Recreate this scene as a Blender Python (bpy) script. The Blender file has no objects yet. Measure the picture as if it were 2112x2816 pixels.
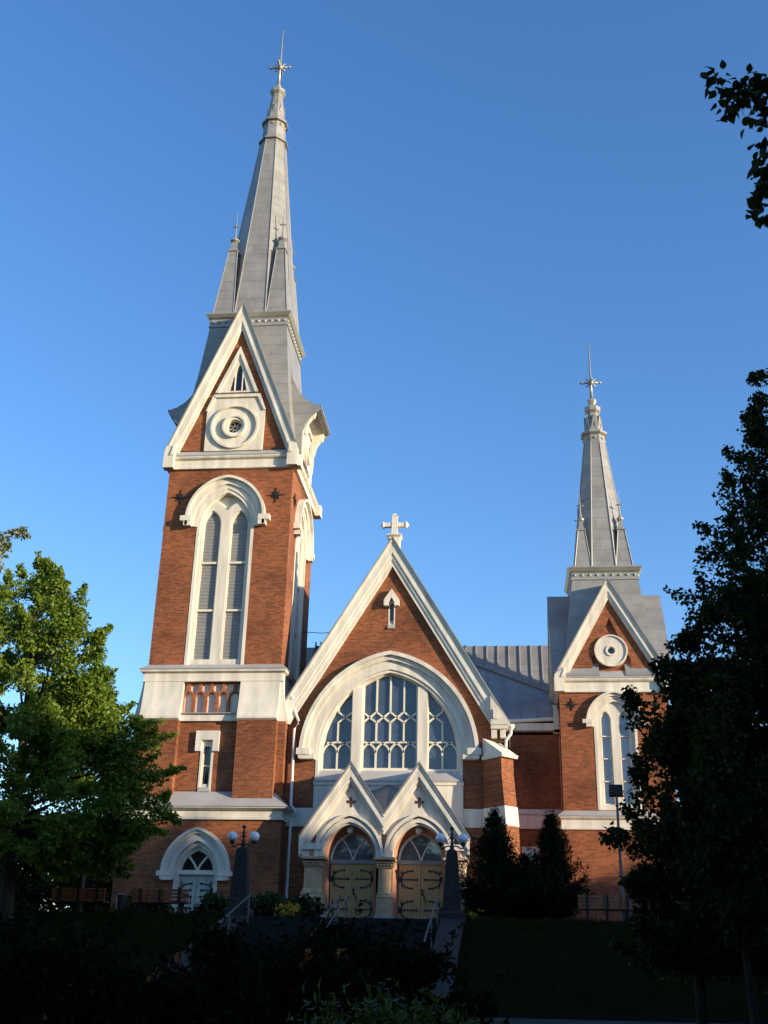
import bpy, math, random
import numpy as np
from mathutils import Vector, Matrix
from mathutils.geometry import tessellate_polygon
R_ = math.radians
random.seed(7)
scene = bpy.context.scene
COL = scene.collection

# ------------------------------------------------------------------ camera
YAW, PITCH, ROLL, FPX = R_(-6.5454), R_(23.4611), R_(1.4166), 3116.95
CAM = Vector((2.366, -48.6, -0.213))
fw = Vector((math.sin(YAW)*math.cos(PITCH), math.cos(YAW)*math.cos(PITCH), math.sin(PITCH)))
rt0 = Vector((math.cos(YAW), -math.sin(YAW), 0)); up0 = rt0.cross(fw)
rt = math.cos(ROLL)*rt0 + math.sin(ROLL)*up0
up = -math.sin(ROLL)*rt0 + math.cos(ROLL)*up0
cd = bpy.data.cameras.new("camera"); co = bpy.data.objects.new("camera", cd); COL.objects.link(co)
cd.sensor_fit = 'VERTICAL'; cd.sensor_height = 24.0; cd.sensor_width = 18.0
cd.lens = FPX/2816*24.0; cd.clip_start = 0.1; cd.clip_end = 4000
co.matrix_world = Matrix(((rt.x, up.x, -fw.x, CAM.x), (rt.y, up.y, -fw.y, CAM.y), (rt.z, up.z, -fw.z, CAM.z), (0, 0, 0, 1)))
scene.camera = co

# ------------------------------------------------------------------ light
SUN_AZ, SUN_EL = 66.5, 10.0          # degrees right of the facade's normal, above the horizon
sd = Vector((math.sin(R_(SUN_AZ))*math.cos(R_(SUN_EL)), -math.cos(R_(SUN_AZ))*math.cos(R_(SUN_EL)), math.sin(R_(SUN_EL))))
sl = bpy.data.lights.new("sun", 'SUN'); so = bpy.data.objects.new("sun", sl); COL.objects.link(so)
sl.energy = 3.4; sl.angle = R_(0.5); sl.color = (1.0, 0.82, 0.57)
so.rotation_euler = sd.to_track_quat('Z', 'Y').to_euler(); so.location = (60, -30, 40)
w = bpy.data.worlds.new("World"); scene.world = w; w.use_nodes = True
nt = w.node_tree; nt.nodes.clear()
sky = nt.nodes.new("ShaderNodeTexSky"); sky.sky_type = 'NISHITA'; sky.sun_disc = False
sky.sun_elevation = R_(SUN_EL)
sky.sun_rotation = math.atan2(sd.x, sd.y)
sky.air_density = 1.0; sky.dust_density = 0.3; sky.ozone_density = 2.4; sky.altitude = 90
hs = nt.nodes.new("ShaderNodeHueSaturation"); hs.inputs['Saturation'].default_value = 1.20; hs.inputs['Hue'].default_value = .5105
bg = nt.nodes.new("ShaderNodeBackground"); bg.inputs['Strength'].default_value = 0.14
wo = nt.nodes.new("ShaderNodeOutputWorld")
nt.links.new(sky.outputs[0], hs.inputs['Color']); nt.links.new(hs.outputs[0], bg.inputs[0]); nt.links.new(bg.outputs[0], wo.inputs[0])
vs = scene.view_settings
vs.view_transform = 'Standard'; vs.look = 'None'; vs.gamma = 1.0; vs.use_curve_mapping = False
vs.exposure = 1.30
scene.cycles.max_bounces = 6

# ------------------------------------------------------------------ materials
def newmat(name):
    m = bpy.data.materials.new(name); m.use_nodes = True
    t = m.node_tree; b = t.nodes["Principled BSDF"]
    return m, t, b
def N(t, kind, **kw):
    n = t.nodes.new(kind)
    for k, v in kw.items():
        if k in n.inputs.keys(): n.inputs[k].default_value = v
        else: setattr(n, k, v)
    return n
def wallvec(t):
    g = N(t, "ShaderNodeNewGeometry"); s = N(t, "ShaderNodeSeparateXYZ"); t.links.new(g.outputs['Position'], s.inputs[0])
    a = N(t, "ShaderNodeMath", operation='ADD'); t.links.new(s.outputs[0], a.inputs[0]); t.links.new(s.outputs[1], a.inputs[1])
    c = N(t, "ShaderNodeCombineXYZ"); t.links.new(a.outputs[0], c.inputs[0]); t.links.new(s.outputs[2], c.inputs[1])
    return g, c
def ramp(t, src, stops):
    r = N(t, "ShaderNodeValToRGB"); t.links.new(src, r.inputs[0])
    e = r.color_ramp.elements
    e[0].position, e[0].color = stops[0][0], (*stops[0][1], 1)
    e[1].position, e[1].color = stops[-1][0], (*stops[-1][1], 1)
    for p, c in stops[1:-1]:
        x = e.new(p); x.color = (*c, 1)
    return r
def mix(t, a, b, f, mode='MIX'):
    m = N(t, "ShaderNodeMix", data_type='RGBA', blend_type=mode)
    for sock, v in ((m.inputs[0], f), (m.inputs[6], a), (m.inputs[7], b)):
        if hasattr(v, 'links'): t.links.new(v, sock)
        elif isinstance(v, tuple): sock.default_value = (*v, 1)
        else: sock.default_value = v
    return m.outputs[2]

def brick_mat(name="red_brick", c1=(.27, .085, .034), c2=(.128, .041, .020), mo=(.26, .18, .115)):
    m, t, b = newmat(name)
    g, v = wallvec(t)
    br = N(t, "ShaderNodeTexBrick"); t.links.new(v.outputs[0], br.inputs['Vector'])
    br.inputs['Color1'].default_value = (*c1, 1); br.inputs['Color2'].default_value = (*c2, 1); br.inputs['Mortar'].default_value = (*mo, 1)
    br.inputs['Scale'].default_value = 1; br.inputs['Brick Width'].default_value = .25; br.inputs['Row Height'].default_value = .078
    br.inputs['Mortar Size'].default_value = .0065; br.inputs['Mortar Smooth'].default_value = .3; br.inputs['Bias'].default_value = -.15
    n1 = N(t, "ShaderNodeTexNoise", Scale=.55, Detail=5.0); t.links.new(g.outputs['Position'], n1.inputs['Vector'])
    n2 = N(t, "ShaderNodeTexNoise", Scale=9.0, Detail=3.0); t.links.new(g.outputs['Position'], n2.inputs['Vector'])
    r1 = ramp(t, n1.outputs[0], [(.28, (.66, .64, .66)), (.5, (1.0, 1.0, 1.0)), (.74, (1.22, 1.17, 1.08))])
    r2 = ramp(t, n2.outputs[0], [(.3, (.86, .86, .86)), (.7, (1.12, 1.12, 1.12))])
    c = mix(t, br.outputs['Color'], r1.outputs[0], 1.0, 'MULTIPLY'); c = mix(t, c, r2.outputs[0], 1.0, 'MULTIPLY')
    t.links.new(c, b.inputs['Base Color']); b.inputs['Roughness'].default_value = .9; b.inputs['Specular IOR Level'].default_value = .2
    bp = N(t, "ShaderNodeBump", Strength=.5, Distance=.01); t.links.new(br.outputs['Fac'], bp.inputs['Height']); bp.invert = True
    t.links.new(bp.outputs[0], b.inputs['Normal'])
    return m
def plain(name, col, rough=.6, var=.08, scale=1.5, spec=.4, metal=0.0, streak=False):
    m, t, b = newmat(name)
    g = N(t, "ShaderNodeNewGeometry")
    n = N(t, "ShaderNodeTexNoise", Scale=scale, Detail=6.0)
    if streak:
        mp = N(t, "ShaderNodeMapping"); mp.inputs['Scale'].default_value = (2.5, 2.5, .35)
        t.links.new(g.outputs['Position'], mp.inputs[0]); t.links.new(mp.outputs[0], n.inputs['Vector'])
    else: t.links.new(g.outputs['Position'], n.inputs['Vector'])
    lo = tuple(x*(1-var) for x in col); hi = tuple(x*(1+var*.6) for x in col)
    r = ramp(t, n.outputs[0], [(.32, lo), (.68, hi)])
    t.links.new(r.outputs[0], b.inputs['Base Color'])
    b.inputs['Roughness'].default_value = rough; b.inputs['Specular IOR Level'].default_value = spec; b.inputs['Metallic'].default_value = metal
    return m
def metal_mat(name, col, bw=1.1, rh=.62, rough=.42):
    m, t, b = newmat(name)
    g, v = wallvec(t)
    br = N(t, "ShaderNodeTexBrick"); t.links.new(v.outputs[0], br.inputs['Vector'])
    br.inputs['Color1'].default_value = (*[c*1.04 for c in col], 1); br.inputs['Color2'].default_value = (*[c*.92 for c in col], 1); br.inputs['Mortar'].default_value = (*[c*.62 for c in col], 1)
    br.inputs['Scale'].default_value = 1; br.inputs['Brick Width'].default_value = bw; br.inputs['Row Height'].default_value = rh
    br.inputs['Mortar Size'].default_value = .012; br.inputs['Mortar Smooth'].default_value = .4
    n = N(t, "ShaderNodeTexNoise", Scale=1.2, Detail=6.0); t.links.new(g.outputs['Position'], n.inputs['Vector'])
    r = ramp(t, n.outputs[0], [(.3, (.82, .82, .82)), (.7, (1.12, 1.12, 1.12))])
    t.links.new(mix(t, br.outputs['Color'], r.outputs[0], 1.0, 'MULTIPLY'), b.inputs['Base Color'])
    b.inputs['Roughness'].default_value = rough; b.inputs['Specular IOR Level'].default_value = .5; b.inputs['Metallic'].default_value = .1
    bp = N(t, "ShaderNodeBump", Strength=.5, Distance=.02); t.links.new(br.outputs['Fac'], bp.inputs['Height']); t.links.new(bp.outputs[0], b.inputs['Normal'])
    n2 = N(t, "ShaderNodeTexNoise", Scale=2.2, Detail=2.0); t.links.new(g.outputs['Position'], n2.inputs['Vector'])
    b2 = N(t, "ShaderNodeBump", Strength=.25, Distance=.06); t.links.new(n2.outputs[0], b2.inputs['Height']); t.links.new(b2.outputs[0], bp.inputs['Normal'])
    return m
def glass_mat(name, col, gloss=.5, lattice=0.0, rough=.06):
    m, t, b = newmat(name)
    g, v = wallvec(t)
    n = N(t, "ShaderNodeTexNoise", Scale=1.6, Detail=3.0); t.links.new(g.outputs['Position'], n.inputs['Vector'])
    r = ramp(t, n.outputs[0], [(.3, tuple(c*.7 for c in col)), (.7, tuple(c*1.25 for c in col))])
    out = r.outputs[0]
    if lattice:
        s = N(t, "ShaderNodeSeparateXYZ"); t.links.new(v.outputs[0], s.inputs[0])
        hits = []
        for op in ('ADD', 'SUBTRACT'):
            a = N(t, "ShaderNodeMath", operation=op); t.links.new(s.outputs[0], a.inputs[0])
            k = N(t, "ShaderNodeMath", operation='MULTIPLY'); k.inputs[1].default_value = .75; t.links.new(s.outputs[1], k.inputs[0]); t.links.new(k.outputs[0], a.inputs[1])
            d = N(t, "ShaderNodeMath", operation='DIVIDE'); d.inputs[1].default_value = .17; t.links.new(a.outputs[0], d.inputs[0])
            f = N(t, "ShaderNodeMath", operation='FRACT'); t.links.new(d.outputs[0], f.inputs[0])
            l = N(t, "ShaderNodeMath", operation='LESS_THAN'); l.inputs[1].default_value = .09; t.links.new(f.outputs[0], l.inputs[0]); hits.append(l)
        mx = N(t, "ShaderNodeMath", operation='MAXIMUM'); t.links.new(hits[0].outputs[0], mx.inputs[0]); t.links.new(hits[1].outputs[0], mx.inputs[1])
        ml = N(t, "ShaderNodeMath", operation='MULTIPLY'); ml.inputs[1].default_value = lattice; t.links.new(mx.outputs[0], ml.inputs[0])
        out = mix(t, out, (.30, .33, .36), ml.outputs[0])
    t.links.new(out, b.inputs['Base Color']); b.inputs['Roughness'].default_value = rough
    b.inputs['Specular IOR Level'].default_value = gloss; b.inputs['IOR'].default_value = 1.6
    bp = N(t, "ShaderNodeBump", Strength=.12, Distance=.02); t.links.new(n.outputs[0], bp.inputs['Height']); t.links.new(bp.outputs[0], b.inputs['Normal'])
    return m
def plank_mat(name, col, pitch=.13):
    m, t, b = newmat(name)
    g, v = wallvec(t)
    s = N(t, "ShaderNodeSeparateXYZ"); t.links.new(v.outputs[0], s.inputs[0])
    d = N(t, "ShaderNodeMath", operation='DIVIDE'); d.inputs[1].default_value = pitch; t.links.new(s.outputs[0], d.inputs[0])
    f = N(t, "ShaderNodeMath", operation='FRACT'); t.links.new(d.outputs[0], f.inputs[0])
    l = N(t, "ShaderNodeMath", operation='LESS_THAN'); l.inputs[1].default_value = .09; t.links.new(f.outputs[0], l.inputs[0])
    mp = N(t, "ShaderNodeMapping"); mp.inputs['Scale'].default_value = (8, 8, .8); t.links.new(g.outputs['Position'], mp.inputs[0])
    n = N(t, "ShaderNodeTexNoise", Scale=2.0, Detail=5.0); t.links.new(mp.outputs[0], n.inputs['Vector'])
    r = ramp(t, n.outputs[0], [(.3, tuple(c*.75 for c in col)), (.7, tuple(c*1.15 for c in col))])
    t.links.new(mix(t, r.outputs[0], tuple(c*.35 for c in col), l.outputs[0]), b.inputs['Base Color'])
    b.inputs['Roughness'].default_value = .6
    return m
def leaf_mat(name, dark, light, trans=.35, rough=.55, spec=.3):
    m, t, b = newmat(name)
    g = N(t, "ShaderNodeNewGeometry")
    n = N(t, "ShaderNodeTexNoise", Scale=.9, Detail=3.0); t.links.new(g.outputs['Position'], n.inputs['Vector'])
    a = N(t, "ShaderNodeMath", operation='ADD'); t.links.new(g.outputs['Random Per Island'], a.inputs[0]); t.links.new(n.outputs[0], a.inputs[1])
    h = N(t, "ShaderNodeMath", operation='MULTIPLY'); h.inputs[1].default_value = .5; t.links.new(a.outputs[0], h.inputs[0])
    r = ramp(t, h.outputs[0], [(.2, dark), (.8, light)])
    t.links.new(r.outputs[0], b.inputs['Base Color']); b.inputs['Roughness'].default_value = rough; b.inputs['Specular IOR Level'].default_value = spec
    tr = N(t, "ShaderNodeBsdfTranslucent"); t.links.new(mix(t, r.outputs[0], (1.3, 1.25, .5), 1.0, 'MULTIPLY'), tr.inputs[0])
    ms = N(t, "ShaderNodeMixShader"); ms.inputs[0].default_value = trans
    t.links.new(b.outputs[0], ms.inputs[1]); t.links.new(tr.outputs[0], ms.inputs[2]); t.links.new(ms.outputs[0], t.nodes['Material Output'].inputs[0])
    return m
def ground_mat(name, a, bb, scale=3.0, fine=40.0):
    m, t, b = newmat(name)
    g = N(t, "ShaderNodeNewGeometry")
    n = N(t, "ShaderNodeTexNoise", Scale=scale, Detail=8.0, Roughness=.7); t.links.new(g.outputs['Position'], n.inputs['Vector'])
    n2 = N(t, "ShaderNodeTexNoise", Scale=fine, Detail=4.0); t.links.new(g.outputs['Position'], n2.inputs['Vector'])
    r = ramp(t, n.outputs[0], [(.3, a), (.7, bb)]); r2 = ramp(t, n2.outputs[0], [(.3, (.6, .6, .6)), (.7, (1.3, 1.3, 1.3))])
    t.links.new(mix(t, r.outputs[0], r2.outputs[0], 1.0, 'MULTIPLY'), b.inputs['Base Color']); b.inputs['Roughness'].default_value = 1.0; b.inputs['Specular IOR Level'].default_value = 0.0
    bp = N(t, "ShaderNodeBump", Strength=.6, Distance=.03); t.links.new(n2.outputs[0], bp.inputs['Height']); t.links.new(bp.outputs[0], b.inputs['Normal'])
    return m

BRICK = brick_mat()
BRICK2 = brick_mat("arcade_brick", (.38, .12, .05), (.26, .07, .03))
WHITE = plain("cream_white_paint", (.63, .585, .505), .7, .22, 1.1, .3, streak=True)
METAL = metal_mat("grey_sheet_metal", (.265, .26, .25), 1.7, .62)
ROOF = metal_mat("grey_roof_metal", (.25, .243, .24), 40.0, 1.3)
LEDGE = plain("grey_ledge_metal", (.36, .35, .345), .45, .12, 1.0, .5)
TRIM = plain("grey_metal_trim", (.31, .30, .275), .38, .1, 2.0, .5, .3)
DARKMETAL = plain("dark_roof_metal", (.08, .08, .085), .5, .2, 2.0)
LOUVRE = plain("grey_louvre_paint", (.21, .21, .20), .5, .08, 2.0)
IRON = plain("black_wrought_iron", (.018, .017, .016), .5, .2, 5.0)
STONE = plain("beige_sandstone", (.40, .285, .18), .85, .22, 4.0, .2)
STONE2 = plain("grey_plinth_stone", (.30, .29, .28), .85, .2, 3.0, .2)
GRANITE = plain("dark_granite", (.048, .044, .040), .8, .35, 14.0, .06)
PINK = plain("salmon_plaster", (.42, .21, .135), .8, .12, 2.5, .2)
DOORW = plank_mat("ochre_door_wood", (.52, .31, .115))
DOORG = plank_mat("grey_green_door_wood", (.42, .44, .40))
BENCHW = plank_mat("bench_wood", (.36, .125, .05), .5)
GLASSB = glass_mat("leaded_blue_glass", (.034, .050, .085), .6, .22, .12)
GLASSD = glass_mat("dark_glass", (.015, .018, .02), .6)
GLASSM = glass_mat("transom_glass", (.10, .13, .16), 1.0, 0, .03)
GLASSC = glass_mat("curtained_glass", (.17, .18, .235), .8, 0, .08)
FRAMEC = plain("cream_window_bar", (.66, .62, .50), .55, .06, 3.0)
GLOBE = plain("opal_globe_glass", (.90, .885, .89), .18, .03, 2.0, .6)
GALV = plain("galvanised_steel", (.16, .155, .15), .7, .12, 5.0, .12, .0)
PIPEW = plain("drainpipe_paint", (.68, .65, .60), .4, .08, 2.0, .5)
BARK = plain("tree_bark", (.060, .046, .033), .95, .4, 7.0, .1)
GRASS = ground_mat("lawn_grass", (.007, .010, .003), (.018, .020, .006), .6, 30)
GRAVEL = ground_mat("gravel_path", (.055, .050, .042), (.10, .09, .075), 1.5, 60)
SOIL = ground_mat("terrace_gravel", (.10, .09, .08), (.15, .14, .12), 1.0, 50)
STEPS = plain("worn_granite_steps", (.032, .030, .028), .9, .4, 5.0, .03)

# ------------------------------------------------------------------ mesh helpers
def FR(ox, oy, face='front'):
    """facade frame: (u to the right, z up, d outward) -> world"""
    if face == 'front': return lambda u, z, d: (ox+u, oy-d, z)
    if face == 'right': return lambda u, z, d: (ox+d, oy+u, z)
    if face == 'left': return lambda u, z, d: (ox-d, oy-u, z)
    if face == 'back': return lambda u, z, d: (ox-u, oy+d, z)
class MB:
    def __init__(s): s.v = []; s.f = []; s.smooth = False
    def add(s, vs, fs):
        n = len(s.v); s.v += [tuple(p) for p in vs]; s.f += [tuple(i+n for i in f) for f in fs]; return s
    def ext(s, F, outer, holes=(), d0=0.0, d1=.1, back=False, front=True, sides=True, hd0=None):
        loops = [list(outer)]+[list(h) for h in holes]
        flat = [p for l in loops for p in l]
        if front or back:
            tri = tessellate_polygon([[Vector((p[0], p[1], 0)) for p in l] for l in loops])
            if front: s.add([F(u, z, d1) for u, z in flat], tri)
            if back: s.add([F(u, z, d0) for u, z in flat], tri)
        if sides:
            for k, l in enumerate(loops):
                dd = d0 if k == 0 or hd0 is None else hd0
                n = len(l)
                s.add([F(u, z, dd) for u, z in l]+[F(u, z, d1) for u, z in l], [(i, (i+1) % n, n+(i+1) % n, n+i) for i in range(n)])
        return s
    def fbox(s, F, u0, u1, z0, z1, d0, d1):
        vs = [F(u, z, d) for d in (d0, d1) for z in (z0, z1) for u in (u0, u1)]
        return s.add(vs, [(0, 1, 3, 2), (4, 5, 7, 6), (0, 1, 5, 4), (2, 3, 7, 6), (0, 2, 6, 4), (1, 3, 7, 5)])
    def box(s, x0, x1, y0, y1, z0, z1): return s.fbox(lambda a, b, c: (a, c, b), x0, x1, z0, z1, y0, y1)
    def seg(s, F, p, q, wd, d0, d1):
        du, dz = q[0]-p[0], q[1]-p[1]; L = math.hypot(du, dz) or 1; nu, nz = -dz/L*wd/2, du/L*wd/2
        return s.ext(F, [(p[0]-nu, p[1]-nz), (q[0]-nu, q[1]-nz), (q[0]+nu, q[1]+nz), (p[0]+nu, p[1]+nz)], (), d0, d1)
    def pathseg(s, F, pts, wd, d0, d1):
        for a, b in zip(pts, pts[1:]): s.seg(F, a, b, wd, d0, d1)
        return s
    def loft(s, loops, cap0=False, cap1=False):
        n = len(loops[0])
        b = len(s.v)
        for l in loops: s.v += [tuple(p) for p in l]
        for k in range(len(loops)-1):
            for i in range(n):
                j = (i+1) % n
                s.f.append((b+k*n+i, b+k*n+j, b+(k+1)*n+j, b+(k+1)*n+i))
        if cap0: s.f.append(tuple(b+i for i in range(n)))
        if cap1: s.f.append(tuple(b+(len(loops)-1)*n+i for i in range(n)))
        return s
    def sq(s, cx, cy, prof, cap0=False, cap1=False):
        L = []
        for p in prof:
            h, z = p[0], p[1]; hy = p[2] if len(p) > 2 else h
            L.append([(cx-h, cy-hy, z), (cx+h, cy-hy, z), (cx+h, cy+hy, z), (cx-h, cy+hy, z)])
        return s.loft(L, cap0, cap1)
    def ngon(s, cx, cy, n, prof, rot=0.0, cap0=False, cap1=False):
        return s.loft([[(cx+r*math.cos(rot+2*math.pi*i/n), cy+r*math.sin(rot+2*math.pi*i/n), z) for i in range(n)] for r, z in prof], cap0, cap1)
    def octa(s, cx, cy, prof, cap0=False, cap1=False):
        k = 1/math.cos(math.pi/8)
        return s.ngon(cx, cy, 8, [(a*k, z) for a, z in prof], math.pi/8, cap0, cap1)
    def tube(s, pts, r, n=8, r1=None, cap=True):
        pts = [Vector(p) for p in pts]; L = []
        m = len(pts)
        for i, p in enumerate(pts):
            a = pts[max(i-1, 0)]; b = pts[min(i+1, m-1)]; t = (b-a).normalized()
            ref = Vector((0, 0, 1)) if abs(t.z) < .9 else Vector((1, 0, 0))
            x = t.cross(ref).normalized(); y = t.cross(x)
            rr = r if r1 is None else r+(r1-r)*i/max(m-1, 1)
            L.append([p+x*rr*math.cos(2*math.pi*k/n)+y*rr*math.sin(2*math.pi*k/n) for k in range(n)])
        return s.loft(L, cap, cap)
    def sphere(s, c, r, n=12, m=8, sx=1, sy=1, sz=1):
        L = []
        for j in range(m+1):
            a = math.pi*j/m
            L.append([(c[0]+sx*r*math.sin(a)*math.cos(2*math.pi*i/n), c[1]+sy*r*math.sin(a)*math.sin(2*math.pi*i/n), c[2]-sz*r*math.cos(a)) for i in range(n)])
        return s.loft(L)
    def build(s, name, mat, parent=None, smooth=False, shear=None):
        me = bpy.data.meshes.new(name)
        v = s.v
        if shear: v = [(x+shear[0]*max(0, z-shear[1]), y, z) for x, y, z in v]
        me.from_pydata(v, [], s.f); me.validate(clean_customdata=False)
        import bmesh
        bm = bmesh.new(); bm.from_mesh(me); bmesh.ops.remove_doubles(bm, verts=bm.verts, dist=1e-5); bmesh.ops.recalc_face_normals(bm, faces=bm.faces); bm.to_mesh(me); bm.free()
        me.materials.append(mat)
        if smooth: me.polygons.foreach_set('use_smooth', [True]*len(me.polygons))
        o = bpy.data.objects.new(name, me); COL.objects.link(o)
        if parent is not None: o.parent = parent; o.matrix_parent_inverse = parent_inv(parent)
        return o
def parent_inv(p):
    m = Matrix.Identity(4); q = p
    while q is not None:
        loc = Matrix.Translation(q.location) @ q.rotation_euler.to_matrix().to_4x4()
        m = loc @ q.matrix_parent_inverse.inverted() if False else m
        q = q.parent
    # world matrix of the parent (parents are only translated / rotated about z)
    return world(p).inverted()
def world(o):
    base = Matrix.Translation(o.location) @ o.rotation_euler.to_matrix().to_4x4() @ Matrix.Diagonal((*o.scale, 1))
    if o.parent is None: return base
    return world(o.parent) @ o.matrix_parent_inverse @ base
def thing(name, label, cat, loc=(0, 0, 0), group=None, kind=None):
    o = bpy.data.objects.new(name, None); COL.objects.link(o); o.location = loc; o.empty_display_size = .3
    return tag(o, label, cat, group, kind)
def tag(o, label, cat, group=None, kind=None):
    o['label'] = label; o['category'] = cat
    if group: o['group'] = group
    if kind: o['kind'] = kind
    return o
def arch(a, h, zs, n=14, cu=0.0):
    """pointed arch from (cu-a, zs) over the apex to (cu+a, zs)"""
    if h <= a*1.001: h = a*1.001
    R = (a*a+h*h)/(2*a); c = a-R                      # right-hand arc centre at u = a-R
    t1 = math.asin(min(1, h/R))
    rp = [(c+R*math.cos(t1*i/n), zs+R*math.sin(t1*i/n)) for i in range(n+1)]
    rp[-1] = (0, zs+h)
    lp = [(-u, z) for u, z in rp]
    return [(cu+u, z) for u, z in lp]+[(cu+u, z) for u, z in reversed(rp[:-1])]
def lancet(a, h, zs, zb, n=10, cu=0.0):
    return [(cu-a, zb)]+arch(a, h, zs, n, cu)+[(cu+a, zb)]
def band(oa, ia): return oa+list(reversed(ia))
def circle(cu, cz, r, n=32, t0=0.0): return [(cu+r*math.cos(t0+2*math.pi*i/n), cz+r*math.sin(t0+2*math.pi*i/n)) for i in range(n)]

# ------------------------------------------------------------------ terrain
ZB = [(-3000, -1.8), (-52, -1.8), (-25, -.76), (-21.6, -.43), (-20.9, -.37), (-12, 2.16), (-1, 2.5), (3000, 2.5)]
def zt(y):
    for (a, za), (b, zb) in zip(ZB, ZB[1:]):
        if a <= y <= b: return za+(zb-za)*(y-a)/(b-a)
def sheet(name, x0, x1, y0, y1, mat, dz=0.0, nx=8, label=None, cat=None):
    ys = sorted({y0, y1} | {b[0] for b in ZB if y0 < b[0] < y1})
    b = MB(); xs = [x0+(x1-x0)*i/nx for i in range(nx+1)]
    b.v = [(x, y, zt(y)+dz) for y in ys for x in xs]
    b.f = [(j*(nx+1)+i, j*(nx+1)+i+1, (j+1)*(nx+1)+i+1, (j+1)*(nx+1)+i) for j in range(len(ys)-1) for i in range(nx)]
    o = b.build(name, mat); o['kind'] = 'structure'
    return o
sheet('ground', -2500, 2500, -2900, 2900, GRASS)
sheet('path', -40, 40, -25, -21.6, GRAVEL, .004)
sheet('terrace', -30, 30, -10.2, -1.0, SOIL, .004)
b = MB(); b.box(-40, 40, -21.6, -21.48, -1.2, -.36); o = b.build('kerb', STEPS); o['kind'] = 'structure'

# ------------------------------------------------------------------ church
CH = thing('church', 'red brick church with cream trim, two grey spires and twin arched doorways', 'church', (-2.79, .45, 2.5))
def part(b, name, mat, parent=CH, **k): return b.build(name, mat, parent, **k)

def disc_panel(F, sc=1.0):
    """white clock-like roundel: panel, ring, boss, wheel window; origin at (0,25.72)"""
    pan = MB().ext(F, [(-1.45, 24.43), (1.45, 24.43), (1.47, 26.62), (1.10, 27.5), (-1.10, 27.5), (-1.47, 26.62)], [circle(0, 25.72, .36)], -.3, .10)
    pan.ext(F, [(-1.18, 27.53), (1.18, 27.53), (1.06, 27.36), (-1.06, 27.36)], (), .10, .20)
    for s in (-1, 1): pan.ext(F, [(s*1.18, 27.53), (s*1.52, 26.62), (s*1.42, 26.6), (s*1.06, 27.36)], (), .10, .18)
    p = part(pan, 'roundel_panel', WHITE)
    r = MB().ext(F, circle(0, 25.72, 1.20, 48), [circle(0, 25.72, 1.09, 48)], .10, .22)
    r.ext(F, circle(0, 25.72, .60, 40), [circle(0, 25.72, .50, 40)], .10, .26)
    r.ext(F, circle(0, 25.72, .50, 40), [circle(0, 25.72, .37, 40)], .0, .2)
    part(r, 'roundel_moulding', WHITE, p)
    g = MB().ext(F, circle(0, 25.72, .40), (), -.2, -.1, sides=False); wn = part(g, 'wheel_window', GLASSD, p)
    return p
def spokes(F, par):
    b = MB()
    for k in range(8):
        a = math.pi*k/4+.2; b.seg(F, (.12*math.cos(a), 25.72+.12*math.sin(a)), (.37*math.cos(a), 25.72+.37*math.sin(a)), .035, -.1, -.04)
    b.ext(F, circle(0, 25.72, .13, 16), [circle(0, 25.72, .09, 16)], -.1, -.03)
    b.ext(F, circle(0, 25.72, .37, 24), [circle(0, 25.72, .335, 24)], -.1, -.03)
    part(b, 'wheel_spokes', WHITE, par)

def star(F, u, z, r=.42):
    pts = []
    for k in range(16):
        a = math.pi*k/8
        rr = (r*1.12 if k in (0, 8) else r*.95 if k % 4 == 0 else r*.62) if k % 2 == 0 else r*.2
        pts.append((u+rr*math.cos(a), z+rr*math.sin(a)))
    b = MB().ext(F, pts, (), .003, .05)
    b.ext(F, circle(u, z, r*.2, 12), (), .05, .1)
    part(b, 'wall_anchor', IRON)

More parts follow.
